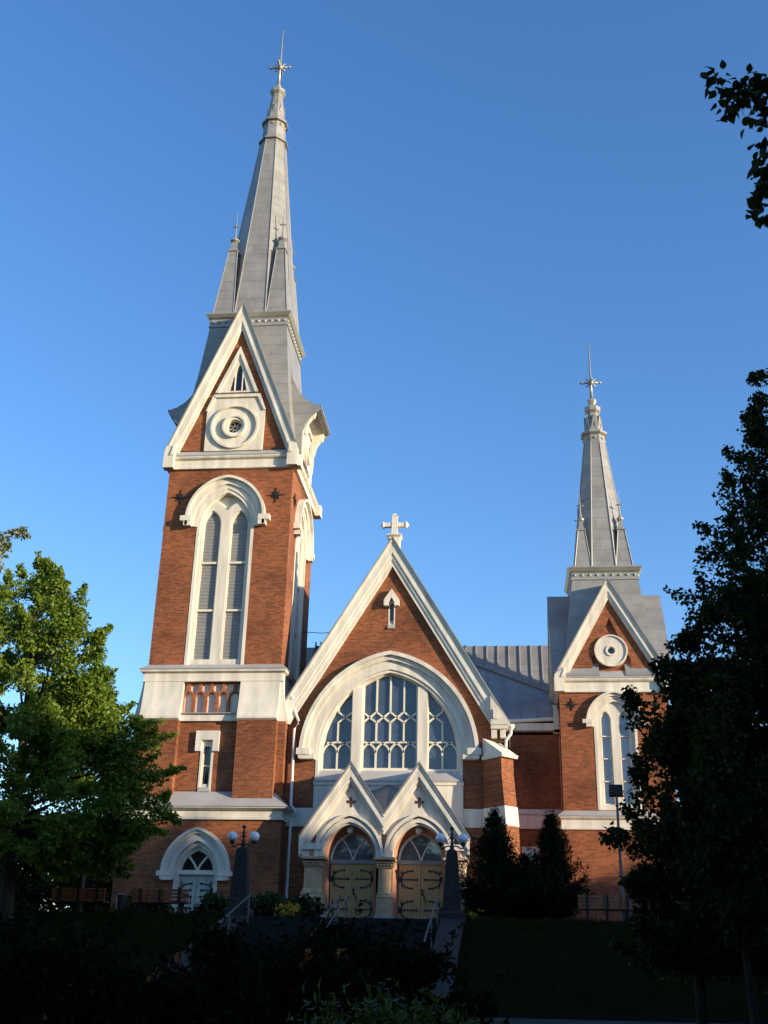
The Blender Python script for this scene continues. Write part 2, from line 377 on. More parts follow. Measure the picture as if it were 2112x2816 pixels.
def louvre_window(F, par=CH, uc=-.04):
    G = lambda u, z, d: F(u+uc, z, d)
    out = [(-1.38, 13.66)]+arch(1.38, 1.95, 20.45)+[(1.38, 13.66)]
    L = [lancet(.43, .72, 20.6, 13.95, 10, s*.67) for s in (-1, 1)]
    kite = [(0, 22.02)]+[(.40, 21.86), (.76, 21.5)]+[(.5, 21.45), (.22, 21.28), (0, 21.02)]+[(-.22, 21.28), (-.5, 21.45), (-.76, 21.5), (-.40, 21.86)]
    kite = [(u, z+.28) for u, z in kite]
    fr = MB().ext(G, out, L+[kite], -.42, -.10)
    fr.ext(G, [(-1.38, 13.66)]+arch(1.38, 1.95, 20.45)+[(1.38, 13.66), (1.24, 13.66)]+list(reversed(arch(1.24, 1.76, 20.45)))+[(-1.24, 13.66)], (), -.3, .02)
    fr.ext(G, kite, (), -.4, -.33, sides=False)
    wn = part(fr, 'belfry_window', WHITE, par)
    for l, s in zip(L, (-1, 1)):
        c = s*.67
        lm = [(c+(u-c)*.86, 13.95+(z-13.95)*.992) for u, z in l]
        part(MB().ext(G, band(l, lm), (), -.3, -.16), 'light_moulding', WHITE, wn)
        sl = MB(); z = 13.95
        while z < 21.25:
            hw = .43 if z < 20.6 else .43*max(.05, 1-((z-20.6)/.74)**1.6)
            sl.add([G(c-hw, z+.012, -.245), G(c+hw, z+.012, -.245), G(c+hw, z+.168, -.262), G(c-hw, z+.168, -.262)], [(0, 1, 2, 3)])
            sl.add([G(c-hw, z+.012, -.245), G(c+hw, z+.012, -.245), G(c+hw, z, -.262), G(c-hw, z, -.262)], [(0, 1, 2, 3)])
            z += .165
        sl.ext(G, l, (), -.42, -.38, sides=False)
        part(sl, 'louvre_panel', LOUVRE, wn)
        for zz in (16.3, 18.65): part(MB().fbox(G, c-.43, c+.43, zz-.05, zz+.05, -.3, -.14), 'transom_bar', FRAMEC, wn)
    hd = MB()
    rings = [(1.93, 2.16, 20.86), (1.80, 2.03, 20.86), (1.56, 1.88, 20.74), (1.385, 1.955, 20.45)]
    for (a1, h1, z1), (a0, h0, z0), dd in zip(rings, rings[1:], (.32, .15, .06)):
        hd.ext(G, band([(-a1, 20.44)]+arch(a1, h1, z1)+[(a1, 20.44)], [(-a0, 20.44)]+arch(a0, h0, z0)+[(a0, 20.44)]), (), .004, dd)
    for s in (-1, 1):
        hd.fbox(G, min(s*1.62, s*2.16), max(s*1.62, s*2.16), 20.66, 20.92, .006, .34)
        hd.fbox(G, min(s*1.62, s*1.98), max(s*1.62, s*1.98), 20.42, 20.66, .006, .32)
    part(hd, 'hood_mould', WHITE, wn)
    return out, uc

# ---- bell tower -----------------------------------------------------------
XT, YC, HW = -10.74, 3.06, 3.06
FT = FR(XT, YC-HW); FTR = FR(XT+HW, YC, 'right'); FTL = FR(XT-HW, YC, 'left'); FTB = FR(XT, YC+HW, 'back')
# base storey, with the opening of the side door
XB = XT+.06; HB = 3.50; FB = FR(XB, YC-HB)
b = MB(); b.ext(FB, [(-HB, 2.2), (HB, 2.2), (HB, 6.8), (-HB, 6.8)], [lancet(.94, 1.28, 4.6, 2.21, 12, 0)], 0, 0, sides=False)
b.ext(FB, lancet(.94, 1.28, 4.6, 2.21, 12, 0), (), -.5, 0, front=False)
b.loft([[(XB+HB, YC-HB, z), (XB+HB, YC+HB, z), (XB-HB, YC+HB, z), (XB-HB, YC-HB, z)] for z in (2.2, 6.8)])
b.f.pop(-1)
part(b, 'tower_base_wall', BRICK)
part(MB().sq(XB, YC, [(3.58, 2.2), (3.58, 2.72), (3.50, 2.8)]).sq(XB, YC, [(3.49, 2.2), (3.49, 2.3)]), 'plinth', STONE2)
part(MB().sq(XT+.03, YC, [(3.51, 6.78), (3.62, 6.78), (3.62, 6.88), (3.55, 6.9), (3.55, 7.16), (3.72, 7.2), (3.80, 7.24), (3.80, 7.30)]), 'string_course', WHITE)
part(MB().sq(XT+.03, YC, [(3.81, 7.27), (3.84, 7.31), (3.06, 8.02)]), 'sloped_ledge', LEDGE)
# middle storey
b = MB(); hole = [(-.29, 8.05), (.29, 8.05), (.29, 10.25), (-.29, 10.25)]
b.ext(FT, [(-HW, 7.9), (HW, 7.9), (HW, 13.6), (-HW, 13.6)], [hole, [(-1.36, 11.45), (1.30, 11.45), (1.30, 12.82), (-1.36, 12.82)]], -.3, 0, sides=True)
b.loft([[(XT+HW, YC-HW, z), (XT+HW, YC+HW, z), (XT-HW, YC+HW, z), (XT-HW, YC-HW, z)] for z in (7.9, 13.6)]); b.f.pop(-1)
part(b, 'tower_wall', BRICK)
pz0, pz1 = 7.3, 11.2
for F in (FT, FTR, FTL):
    for s in (-1, 1):
        part(MB().fbox(F, min(s*1.33, s*3.085), max(s*1.33, s*3.085), pz0, pz1, -.01, .36), 'corner_buttress', BRICK)
# white belt over the middle storey
bw = MB()
for F in (FT, FTR, FTL):
    for s in (-1, 1):
        u0, u1 = sorted((s*1.30, s*3.09))
        prof = [(.36, 11.08), (.44, 11.14), (.44, 11.24), (.38, 11.42), (.24, 12.1), (.14, 12.86)]
        L = [[F(u0, z, d), F(u1, z, d), F(u1, z, -.05), F(u0, z, -.05)] for d, z in prof]
        bw.loft(L, True, True)
    bw.fbox(F, -1.30, 1.30, 11.08, 11.2, -.01, .12); bw.fbox(F, -1.30, 1.30, 11.2, 11.40, -.01, .10)
bw.sq(XT, YC, [(3.06, 12.86), (3.22, 12.86), (3.22, 12.92), (3.18, 12.94), (3.18, 13.24), (3.32, 13.30), (3.34, 13.36), (3.34, 13.42)])
part(bw, 'white_belt', WHITE)
part(MB().sq(XT, YC, [(3.35, 13.39), (3.38, 13.43), (3.06, 13.68)]), 'sloped_ledge', LEDGE)
part(MB().fbox(FT, -1.29, 1.29, 11.40, 11.43, 0, .22).ext(FT, [(-1.29, 11.43), (1.29, 11.43), (1.29, 11.46), (-1.29, 11.46)], (), -.05, .06), 'niche_sill', LEDGE)
# arcaded niche
b = MB().ext(FT, [(-1.40, 11.4), (1.34, 11.4), (1.34, 12.86), (-1.40, 12.86)], (), -.3, -.16, sides=False); part(b, 'niche_back', WHITE)
ab = MB()
cs = [-1.09+k*.53 for k in range(5)]
for u in [cs[0]-.265]+[c+.265 for c in cs]:
    u0, u1 = max(u-.075, -1.36), min(u+.075, 1.30); ab.fbox(FT, u0, u1, 11.455, 12.24, -.16, -.02)
for k, c in enumerate(cs):
    ab.ext(FT, band(arch(.275, .30, 12.2, 8, c), arch(.19, .21, 12.2, 8, c)), (), -.16, -.015-.002*k)
    ab.fbox(FT, c-.07, c+.07, 12.48, 12.815, -.16, -.025)
part(ab, 'blind_arcade', BRICK2)
# slit window
sw = MB().ext(FT, hole, [[(-.14, 8.35), (.14, 8.35), (.14, 9.98), (-.14, 9.98)]], -.3, -.03)
sw.ext(FT, [(-.52, 9.75), (-.26, 9.75), (-.26, 10.24), (.26, 10.24), (.26, 9.75), (.52, 9.75), (.52, 10.64), (-.52, 10.64)], (), .003, .16)
sw.fbox(FT, -.29, -.2, 8.0, 10.24, -.03, .03); sw.fbox(FT, .2, .29, 8.0, 10.24, -.03, .03)
sw = part(sw, 'slit_window', WHITE)
part(MB().ext(FT, [(-.16, 8.3), (.16, 8.3), (.16, 10), (-.16, 10)], (), -.3, -.22, sides=False), 'pane', GLASSD, sw)
part(MB().fbox(FT, -.14, .14, 9.12, 9.18, -.22, -.1), 'glazing_bar', FRAMEC, sw)
part(MB().ext(FT, [(-.29, 8.02), (.29, 8.02), (.2, 8.2), (-.2, 8.2)], (), -.03, .05), 'sill', LEDGE, sw)
# belfry storey
for F in (FT, FTR, FTL):
    o_, uc = louvre_window(F)
    b = MB().ext(F, [(-HW, 13.5), (HW, 13.5), (HW, 24.5), (-HW, 24.5)], [[(u+uc, z) for u, z in o_]], -.45, 0, hd0=-.45, sides=False)
    b.ext(F, [(u+uc, z) for u, z in o_], (), -.45, 0, front=False)
    part(b, 'belfry_wall', BRICK)
    for s in (-1, 1): star(F, s*2.34+(-.03 if F is FT else 0), 22.02)
b = MB().ext(FTB, [(-HW, 13.5), (HW, 13.5), (HW, 24.5), (-HW, 24.5)], (), 0, 0, sides=False); part(b, 'belfry_wall', BRICK)
# cornice, gable
part(MB().sq(XT, YC, [(3.06, 23.44), (3.20, 23.46), (3.20, 23.56), (3.15, 23.58), (3.15, 23.92), (3.26, 23.98), (3.30, 24.04), (3.30, 24.12)]), 'cornice', WHITE)
part(MB().sq(XT, YC, [(3.31, 24.10), (3.33, 24.14), (3.055, 24.46)]), 'sloped_ledge', LEDGE)
def gable(F, hw, zb, za, t1, t2, depth, dout, name='gable', wall=True, rbase=0.0):
    """brick triangle between raking mouldings; hw/za = half width and apex of the outer rake at zb"""
    k = (za-zb)/hw
    def tri(off, zbot): a = za-off; return [(-(a-zbot)/k, zbot), ((a-zbot)/k, zbot)], (0, a)
    (l0, r0), a0 = tri(0, zb); (l1, r1), a1 = tri(t1, zb); (l2, r2), a2 = tri(t2, zb)
    cw = .13
    (lc, rc), ac = tri(cw, zb)
    b = MB().ext(F, [l0, lc, ac, rc, r0, a0], (), -.1, dout+.05)
    b.ext(F, [lc, l1, a1, r1, rc, ac], (), -.1, dout)
    b.ext(F, [l1, l2, a2, r2, r1, a1], (), -.1, dout*.62)
    m1 = t1+(t2-t1)*.45; (lm, rm), am = tri(m1, zb)
    b.ext(F, [l1, lm, am, rm, r1, a1], (), 0, dout*.80)
    rk = part(b, 'raking_cornice', WHITE)
    # metal capping along the top edges and the roof behind
    c = MB()
    for (p, s) in ((l0, -1), (r0, 1)):
        n = Vector((s*k, 1)).normalized()
        e = [(p[0], p[1]), (0, za), (0, za+.05/abs(n.y)*.6+.03), (p[0]+s*.06, p[1]+.03)]
        c.ext(F, e, (), -depth, dout+.09)
    c.add([F(l0[0], l0[1], -depth), F(l0[0], l0[1], -.08), F(0, za, -.08), F(0, za, -depth)], [(0, 1, 2, 3)])
    part(c, 'gable_roof', ROOF)
    return k
def gable_fill(F, hw, zb, za, holes=(), d=0.0):
    b = MB().ext(F, [(-hw, zb), (hw, zb), (0, za)], holes, -.3, d); part(b, 'gable_wall', BRICK)
gable(FT, 3.28, 24.36, 32.80, 1.02, 1.50, 2.6, .26)
gable_fill(FT, 2.72, 24.30, 31.45, [circle(.03, 25.72, .40, 32), [(-.62, 27.74), (.62, 27.74), (0, 29.5)]])
for s in (-1, 1):
    for F in (FT, FTR, FTL):
        kn = MB().fbox(F, min(s*2.80, s*3.31), max(s*2.80, s*3.31), 23.46, 24.06, .0, .40)
        if F is FT:
            kn.ext(F, [(s*2.78, 24.06), (s*3.31, 24.06), (s*3.30, 24.40), (s*3.22, 24.62), (s*2.78, 24.75)], (), .0, .38)
            kn.ext(F, [(s*2.86, 24.12), (s*3.02, 24.12), (s*2.86, 24.62)], (), .38, .43)
        if F is not FTL: part(kn, 'kneeler_block', WHITE)
for F in (FT, FTR, FTL):
    G = F if F is FT else (lambda u, z, d, F=F: F(u, z, d-.02))
    p = disc_panel((lambda u, z, d, F=F: F(u+.03, z, d)) if F is FT else G); spokes((lambda u, z, d, F=F: F(u+.03, z, d)) if F is FT else G, p)
# triangular triple lancet over the roundel
G = lambda u, z, d: FT(u+.0, z, d)
hl = [lancet(.17, .55, 28.75, 27.78, 6, .02), [(-.42, 27.78), (-.18, 27.78), (-.18, 28.5), (-.24, 28.62)], [(.23, 27.78), (.46, 27.78), (.29, 28.62), (.23, 28.5)]]
tw = MB().ext(G, [(-1.08, 27.70), (1.08, 27.70), (0, 30.30)], hl, -.2, .06)
tw.ext(G, [(-1.12, 27.66), (1.12, 27.66), (0, 30.36), (0, 29.95), (.86, 27.80), (-.86, 27.80), (0, 29.95), (0, 30.36)], (), .0, .06, front=False)
tw.ext(G, [(-1.10, 27.66), (-.92, 27.66), (0, 29.9), (.92, 27.66), (1.10, 27.66), (0, 30.34)], (), .06, .15)
tw = part(tw, 'triangle_window', WHITE); part(MB().ext(G, [(-.6, 27.72), (.6, 27.72), (0, 29.6)], (), -.15, -.08, sides=False), 'pane', GLASSD, tw)
# square lower spire, its flared side dormers, bossed cornice
shear = (.13/22, 33.0)
part(MB().sq(XT, YC, [(3.05, 24.3), (2.60, 27.0), (2.34, 29.2), (2.05, 32.3)]), 'spire_skirt', METAL)
for F in (FTR, FTL):
    dw = MB().ext(F, [(-1.46, 24.2), (1.46, 24.2), (1.46, 27.55), (-1.46, 27.55)], [circle(0, 25.72, .40, 32)], -.35, .02)
    for s in (-1, 1):
        u0, u1 = sorted((s*1.20, s*1.44))
        pts = [(.02, 26.15), (.18, 26.2), (.24, 26.5), (.30, 26.75), (.45, 27.0), (.62, 27.12), (.66, 27.35), (.66, 27.6), (.0, 27.6)]
        L = [[F(u, z, d) for d, z in pts] for u in (u0, u1)]
        dw.loft(L, True, True)
    part(dw, 'dormer_wall', WHITE)
    dr = MB()
    prof = [(-1.05, 31.2), (-.78, 29.9), (-.55, 29.15), (-.25, 28.55), (.10, 28.12), (.50, 27.84), (.92, 27.70)]
    for a, c in zip(prof, prof[1:]): dr.add([F(-1.5, a[1], a[0]), F(1.5, a[1], a[0]), F(1.5, c[1], c[0]), F(-1.5, c[1], c[0])], [(0, 1, 2, 3)])
    ck = [(-1.2, 24.3), (.03, 24.3), (.03, 26.2), (.14, 26.55), (.28, 26.85), (.48, 27.12), (.70, 27.30), (.90, 27.52)]+[(d, z-.004) for d, z in reversed(prof)]+[(-1.2, 31.0)]
    for u in (-1.48, 1.48):
        H = lambda a, b_, c, F=F, u=u: F(u+c, b_, a)
        dr.ext(H, ck, (), -.02, .02, back=True)
    dr.fbox(F, -1.46, 1.46, 27.52, 27.69, .62, .91)
    dr.fbox(F, -1.52, 1.52, 27.60, 27.72, .90, .95)
    dr.add([F(-1.44, 27.52, .64), F(1.44, 27.52, .64), F(1.44, 27.3, .02), F(-1.44, 27.3, .02)], [(0, 1, 2, 3)])
    part(dr, 'dormer_roof', METAL)
def spire_cornice(cx, cy, h, z0, z1, nb):
    b = MB().sq(cx, cy, [(h-.04, z0-.12), (h+.05, z0-.10), (h+.05, z0), (h, z0+.03), (h, z1-.28), (h+.10, z1-.22), (h+.22, z1-.06), (h+.22, z1), (h-.1, z1+.10)], False, True)
    c = part(b, 'spire_cornice', TRIM)
    for F in (FR(cx, cy-h), FR(cx+h, cy, 'right'), FR(cx-h, cy, 'left')):
        for k in range(nb):
            u = (k-(nb-1)/2)*(2*h-.3)/(nb-1); p = F(u, (z0+z1-.25)/2, 0.0); part(MB().sphere(p, .085 if h > 1.8 else .075, 8, 6), 'boss', TRIM, c, smooth=True)
spire_cornice(XT, YC, 2.06, 32.35, 33.02, 12)
def rodcross(b, x, y, zk, zc, zt, r, arm, ball=True):
    b.tube([(x, y, zk), (x, y, zc), (x, y, zt)], r, 8, r*.25)
    b.tube([(x-arm, y, zc), (x+arm, y, zc)], r*.62, 8)
    b.tube([(x, y-arm, zc), (x, y+arm, zc)], r*.62, 8)
    for s in (-1, 1):
        b.sphere((x+s*arm, y, zc), r*.9, 8, 6); b.sphere((x, y+s*arm, zc), r*.8, 8, 6)
        b.tube([(x+s*arm, y, zc), (x+s*(arm+r*1.6), y, zc)], r*.8, 8, .01)
    if ball:
        for k in range(4):
            a = math.pi/4+k*math.pi/2; q = arm*.72
            b.tube([(x, y, zc), (x+q*math.cos(a), y, zc+q*math.sin(a))], r*.4, 6, r*.55)
        b.sphere((x, y, zc), r*1.7, 10, 8, 1, 1, 1)
def ridges(cx, cy, a0, z0, a1, z1, sh=None):
    b = MB(); k = 1/math.cos(math.pi/8)
    for i in range(8):
        t = math.pi/8+i*math.pi/4
        b.tube([(cx+a0*k*math.cos(t), cy+a0*k*math.sin(t), z0), (cx+a1*k*math.cos(t), cy+a1*k*math.sin(t), z1)], .045, 6, .03)
    return b
def gablets(cx, cy, a, z0, h, wd):
    b = MB()
    for i in range(8):
        t = i*math.pi/4; n = Vector((math.cos(t), math.sin(t))); s = Vector((-n.y, n.x))
        def F(u, z, d): p = Vector((cx, cy))+n*(a+d)+s*u; return (p.x, p.y, z)
        b.ext(F, [(-wd, z0), (-wd*.55, z0), (0, z0+h*.6), (wd*.55, z0), (wd, z0), (0, z0+h)], (), -.25, .05)
        b.ext(F, [(-wd*.55, z0), (wd*.55, z0), (0, z0+h*.6)], (), -.25, -.04)
    return b
sp = part(MB().octa(XT, YC, [(2.0, 33.05), (.70, 46.05)]), 'spire', METAL, shear=shear)
part(ridges(XT, YC, 2.0, 33.05, .70, 46.05), 'spire_rib', TRIM, sp, shear=shear)
part(MB().octa(XT, YC, [(.70, 46.0), (.82, 46.03), (.82, 46.12), (.67, 46.2), (.60, 47.25), (.60, 47.45), (.74, 47.5), (.74, 47.62), (.58, 47.7), (.30, 49.85)]), 'spire_neck', METAL, sp, shear=shear)
part(gablets(XT, YC, .47, 47.68, 1.2, .24), 'gablet_ring', TRIM, sp, shear=shear)
part(MB().octa(XT, YC, [(.30, 49.8), (.44, 49.98), (.44, 50.2), (.30, 50.36), (.16, 50.45), (.14, 50.7)], True, True), 'spire_cap', TRIM, sp, shear=shear)
for i in range(8):
    t = i*math.pi/4; part(MB().sphere((XT+.62*math.cos(t), YC+.62*math.sin(t), 47.3), .07, 8, 6), 'boss', TRIM, sp, smooth=True, shear=shear)
fb = MB(); rodcross(fb, XT, YC, 50.6, 52.12, 55.15, .105, .55); part(fb, 'finial_cross', TRIM, sp, smooth=True, shear=shear)
def pinnacles(cx, cy, h, side, z0, z1, zk, zt, top, kr):
    for sx in (-1, 1):
        for sy in (-1, 1):
            bx, by = cx+sx*(h-side/2), cy+sy*(h-side/2); tx, ty = cx+sx*top[0], cy+sy*top[0]; tw_ = top[1]
            L = [[(x+q*a/2, y+e*a/2, z) for q, e in ((-1, -1), (1, -1), (1, 1), (-1, 1))] for x, y, a, z in ((bx, by, side, z0), (tx, ty, tw_, z1))]
            p = MB().loft(L); p.sq(tx, ty, [(tw_/2, z1), (tw_/2+.06, z1+.02), (tw_/2+.06, z1+.09), (tw_/2-.03, z1+.12), (tw_*.28, zk-.1), (tw_*.28, zk)])
            pn = part(p, 'pinnacle', METAL)
            q = MB().ngon(tx, ty, 10, [(tw_*.3, zk-.05), (kr, zk+.05), (kr, zk+.12), (tw_*.25, zk+.25), (.06, zk+.38)], 0, True, True)
            rodcross(q, tx, ty, zk+.3, zk+(zt-zk)*.52, zt, .05 if h > 1.8 else .045, .13, False)
            part(q, 'pinnacle_finial', TRIM, pn, smooth=False)
            r = MB()
            for q_, e in ((-1, -1), (1, -1), (1, 1), (-1, 1)): r.tube([(bx+q_*side/2, by+e*side/2, z0), (tx+q_*tw_/2, ty+e*tw_/2, z1)], .03, 6)
            part(r, 'pinnacle_rib', TRIM, pn)
pinnacles(XT, YC, 2.0, 1.12, 33.08, 37.45, 38.2, 40.25, (1.33, .46), .26)

# ---- side door in the tower base --------------------------------------------
FD = lambda u, z, d: FB(u+.02, z, d)
HZ = 4.60
fr = MB().ext(FD, lancet(.93, 1.27, HZ, 2.25, 12), [lancet(.76, 1.0, HZ+.02, 2.2501, 12)], -.3, -.08)
fr.ext(FD, band(lancet(.93, 1.27, HZ, 2.25, 12), lancet(.80, 1.12, HZ, 2.25, 12)), (), -.2, .03)
dr_ = part(fr, 'side_doorway', WHITE)
hd = MB()
for (a1, h1, a0, h0, dd) in ((1.46, 1.84, 1.34, 1.72, .34), (1.34, 1.72, 1.22, 1.60, .26), (1.22, 1.60, .935, 1.30, .16)):
    hd.ext(FD, band([(-a1, 4.34)]+arch(a1, h1, HZ)+[(a1, 4.34)], [(-a0, 4.34)]+arch(a0, h0, HZ)+[(a0, 4.34)]), (), .003, dd)
for s in (-1, 1):
    hd.fbox(FD, min(s*1.02, s*1.60), max(s*1.02, s*1.60), 4.46, 4.66, .005, .36); hd.fbox(FD, min(s*1.0, s*1.40), max(s*1.0, s*1.40), 4.30, 4.47, .006, .33)
part(hd, 'hood_mould', WHITE, dr_)
part(MB().ext(FD, lancet(.78, 1.02, HZ, HZ, 12), (), -.3, -.24, sides=False), 'fanlight', GLASSD, dr_)
tb = MB().fbox(FD, -.78, .78, HZ-.04, HZ+.14, -.26, -.10)
l = arch(.78, 1.02, HZ, 12)
for s in (-1, 1):
    pts = [(s*.02, HZ+.1)]+[(s*(.02+.40*(k/6)**1.5), HZ+.1+.62*k/6) for k in range(1, 7)]
    tb.pathseg(FD, pts, .075, -.24, -.14)
tb.ext(FD, band(arch(.78, 1.02, HZ, 12), arch(.69, .93, HZ, 12)), (), -.24, -.14)
part(tb, 'tracery', FRAMEC, dr_)
def hinge(F, u, z, s, parent, L=.62, r=.30):
    """C-shaped strap hinge; s points from the hanging edge to the meeting edge"""
    b = MB()
    b.fbox(F, min(u, u+s*L), max(u, u+s*L), z-.022, z+.022, 0, .03)
    b.fbox(F, min(u-s*.02, u+s*.06), max(u-s*.02, u+s*.06), z-.11, z+.11, 0, .035)
    cx = u+s*.50
    pts = [(cx-s*.42*math.cos(t), z+r*math.sin(t)) for t in [(-1+2*i/14)*math.pi*.52 for i in range(15)]]
    b.pathseg(F, pts, .045, 0, .028)
    b.pathseg(F, [(u+s*.14, z-.36), (u+s*.12, z+.36)], .03, 0, .02); b.seg(F, (u+s*.06, z+.26), (u+s*.20, z+.26), .03, 0, .021)
    for q in (pts[0], pts[-1]): b.ext(F, circle(q[0]+s*.02, q[1], .045, 8), (), 0, .03)
    b.seg(F, (u+s*(L-.05), z-.06), (u+s*(L-.05), z+.06), .03, 0, .026)
    part(b, 'hinge', IRON, parent)
for s in (-1, 1):
    lf = part(MB().fbox(FD, min(s*.006, s*.76), max(s*.006, s*.76), 2.5, HZ-.04, -.32, -.22), 'side_door_leaf', DOORG)
    Fh = lambda u, z, d: FD(u, z, d-.218)
    for zz in (3.95, 3.0): hinge(Fh, s*.74, zz, -s, lf, .56, .26)

# ---- nave gable --------------------------------------------------------------
XN, YN = -2.79, .45
FN = FR(XN, YN)
open_ = [(-3.2, 8.62)]+arch(3.2, 3.82, 9.68, 18)+[(3.2, 8.62)]
sh = lancet(.15, .24, 16.52, 15.55, 6)
b = MB().ext(FN, [(-4.5, 2.2), (4.43, 2.2), (4.43, 11.3), (0, 18.75), (-4.5, 11.2)], [open_, sh], -.5, 0)
part(b, 'nave_wall', BRICK)
part(MB().fbox(FN, -4.5, 4.47, 2.2, 2.85, -.1, .07), 'plinth', STONE2)
k = gable(FN, 5.21, 11.03, 19.74, .70, 1.34, 9.6, .28)
# window frame: sub-divided in three lights
frm = MB()
def cut(a, h, zs, u0, u1, zb, n=8):
    """piece of the arch opening between two verticals"""
    R = (a*a+h*h)/(2*a); c = a-R
    top = lambda u: zs+math.sqrt(max(0, R*R-(abs(u)-c)**2))
    return [(u0, zb), (u1, zb)]+[(u1+(u0-u1)*i/n, max(zb+.02, top(u1+(u0-u1)*i/n))) for i in range(n+1)]
A_, H_ = 2.98, 3.66
LC = cut(A_, H_, 9.68, -1.22, 1.22, 9.08, 16); 
# the outer lights follow the arch down below its spring
def side(s):
    p = cut(A_, H_, 9.68, 1.68, 2.965, 9.60, 10)[2:]
    p = [(1.68, 9.08), (2.965, 9.08)]+p
    return p if s > 0 else [(-u, z) for u, z in p]
LR, LL = side(1), side(-1)
frm.ext(FN, open_, [LC, LL, LR], -.5, -.14)
frm.ext(FN, band([(-3.2, 8.62)]+arch(3.2, 3.82, 9.68, 18)+[(3.2, 8.62)], [(-3.06, 8.62)]+arch(3.06, 3.70, 9.68, 18)+[(3.06, 8.62)]), (), -.2, .02)
for s in (-1, 1):
    frm.fbox(FN, s*1.45-.215, s*1.45+.215, 8.75, 12.72, -.14, -.05)
NW = part(frm, 'nave_window', WHITE)
hd = MB()
for (a1, h1, a0, h0, dd) in ((3.93, 4.62, 3.76, 4.45, .34), (3.76, 4.45, 3.55, 4.24, .20), (3.55, 4.24, 3.205, 3.83, .08)):
    hd.ext(FN, band([(-a1, 9.50)]+arch(a1, h1, 9.68, 24)+[(a1, 9.50)], [(-a0, 9.50)]+arch(a0, h0, 9.68, 24)+[(a0, 9.50)]), (), .003, dd)
for s in (-1, 1):
    hd.fbox(FN, min(s*3.42, s*4.02), max(s*3.42, s*4.02), 9.66, 9.94, .005, .38); hd.fbox(FN, min(s*3.22, s*3.86), max(s*3.22, s*3.86), 9.48, 9.67, .006, .33)
part(hd, 'hood_mould', WHITE, NW)
for l in (LL, LC, LR): part(MB().ext(FN, l, (), -.5, -.36, sides=False), 'pane', GLASSB, NW)
def lit(F, u0, u1, ztop, nb, par):
    """tracery of one light: nb bays, round-headed lower tier, honeycomb, tall upper bars"""
    b = MB(); wv = (u1-u0)/nb; D = (-.36, -.26); t = .075
    cl = lambda u, z: z <= ztop(u)-.02
    for i in range(nb+1):
        u = u0+i*wv
        if 0 < i < nb:
            b.seg(F, (u, 9.08), (u, 9.92), t, *D); b.seg(F, (u, 10.32), (u, 11.20), t, *D) if cl(u, 11.2) else b.seg(F, (u, 10.32), (u, min(11.2, ztop(u))), t, *D)
            if ztop(u) > 11.7: b.seg(F, (u, 11.66), (u, ztop(u)), t, *D)
        for s in (-1, 1):
            v = u+s*wv/2
            if not (u0-.01 <= v <= u1+.01): continue
            # two-bay arcs crossing above the lights
            pts = [(u+s*wv*(1-math.cos(q*math.pi/12)), 9.86+.46*math.sin(q*math.pi/12)) for q in range(7)]
            pts = [p for p in pts if p[1] < ztop(p[0]) and u0-.01 <= p[0] <= u1+.01]
            if len(pts) > 1: b.pathseg(F, pts, t, *D)
            for (za, zb_) in ((11.19, 11.42), (11.66, 11.42)):
                if za < ztop(u) and zb_ < ztop(v): b.seg(F, (u, za), (v, zb_), t, *D)
    part(b, 'tracery', FRAMEC, par)
topf = lambda u: 9.68+math.sqrt(max(0, ((A_*A_+H_*H_)/(2*A_))**2-(abs(u)-(A_-(A_*A_+H_*H_)/(2*A_)))**2))
lit(FN, -1.22, 1.22, topf, 4, NW); lit(FN, -2.94, -1.68, topf, 2, NW); lit(FN, 1.68, 2.94, topf, 2, NW)
rim = MB()
for l in (LL, LC, LR):
    cu = sum(p[0] for p in l)/len(l); cz = sum(p[1] for p in l)/len(l)
    rim.ext(FN, l, [[(cu+(u-cu)*.945, cz+(z-cz)*.97) for u, z in l]], -.36, -.24)
part(rim, 'light_rim', FRAMEC, NW)
sl_ = MB(); L = [[FN(u, z, d) for u in (-3.2, 3.2)] for d, z in ((-.14, 9.04), (.12, 8.66), (.16, 8.62), (.16, 8.54))]
for a, c in zip(L, L[1:]): sl_.add([a[0], a[1], c[1], c[0]], [(0, 1, 2, 3)])
part(sl_, 'sill', LEDGE, NW)
# white plaster field and band below
part(MB().fbox(FN, -3.22, 3.22, 2.3, 8.42, -.05, .06).fbox(FN, -3.24, 3.24, 8.40, 8.55, -.05, .12), 'plaster_field', WHITE)
for u0, u1 in ((-4.45, -3.22), (3.22, 4.43)): part(MB().fbox(FN, u0, u1, 6.66, 7.43, -.05, .03), 'plaster_band', WHITE)
# little lancet in the gable
gw = MB().ext(FN, [(-.35, 16.46), (-.14, 16.46), (-.14, 16.62), (0, 16.86), (.14, 16.62), (.14, 16.46), (.35, 16.46), (.35, 16.74), (0, 17.27), (-.35, 16.74)], (), .003, .26)
gw.ext(FN, band(lancet(.15, .24, 16.52, 15.55, 6), lancet(.10, .18, 16.50, 15.55, 6)), (), -.25, .01)
gw = part(gw, 'gable_window', WHITE)
part(MB().ext(FN, sh, (), -.3, -.18, sides=False), 'pane', GLASSD, gw)
part(MB().add([FN(-.15, 15.85, -.15), FN(.15, 15.85, -.15), FN(.17, 15.48, .08), FN(-.17, 15.48, .08), FN(.17, 15.42, .08), FN(-.17, 15.42, .08), FN(.17, 15.42, 0), FN(-.17, 15.42, 0)], [(0, 1, 2, 3), (3, 2, 4, 5), (5, 4, 6, 7)]), 'sill', LEDGE, gw)
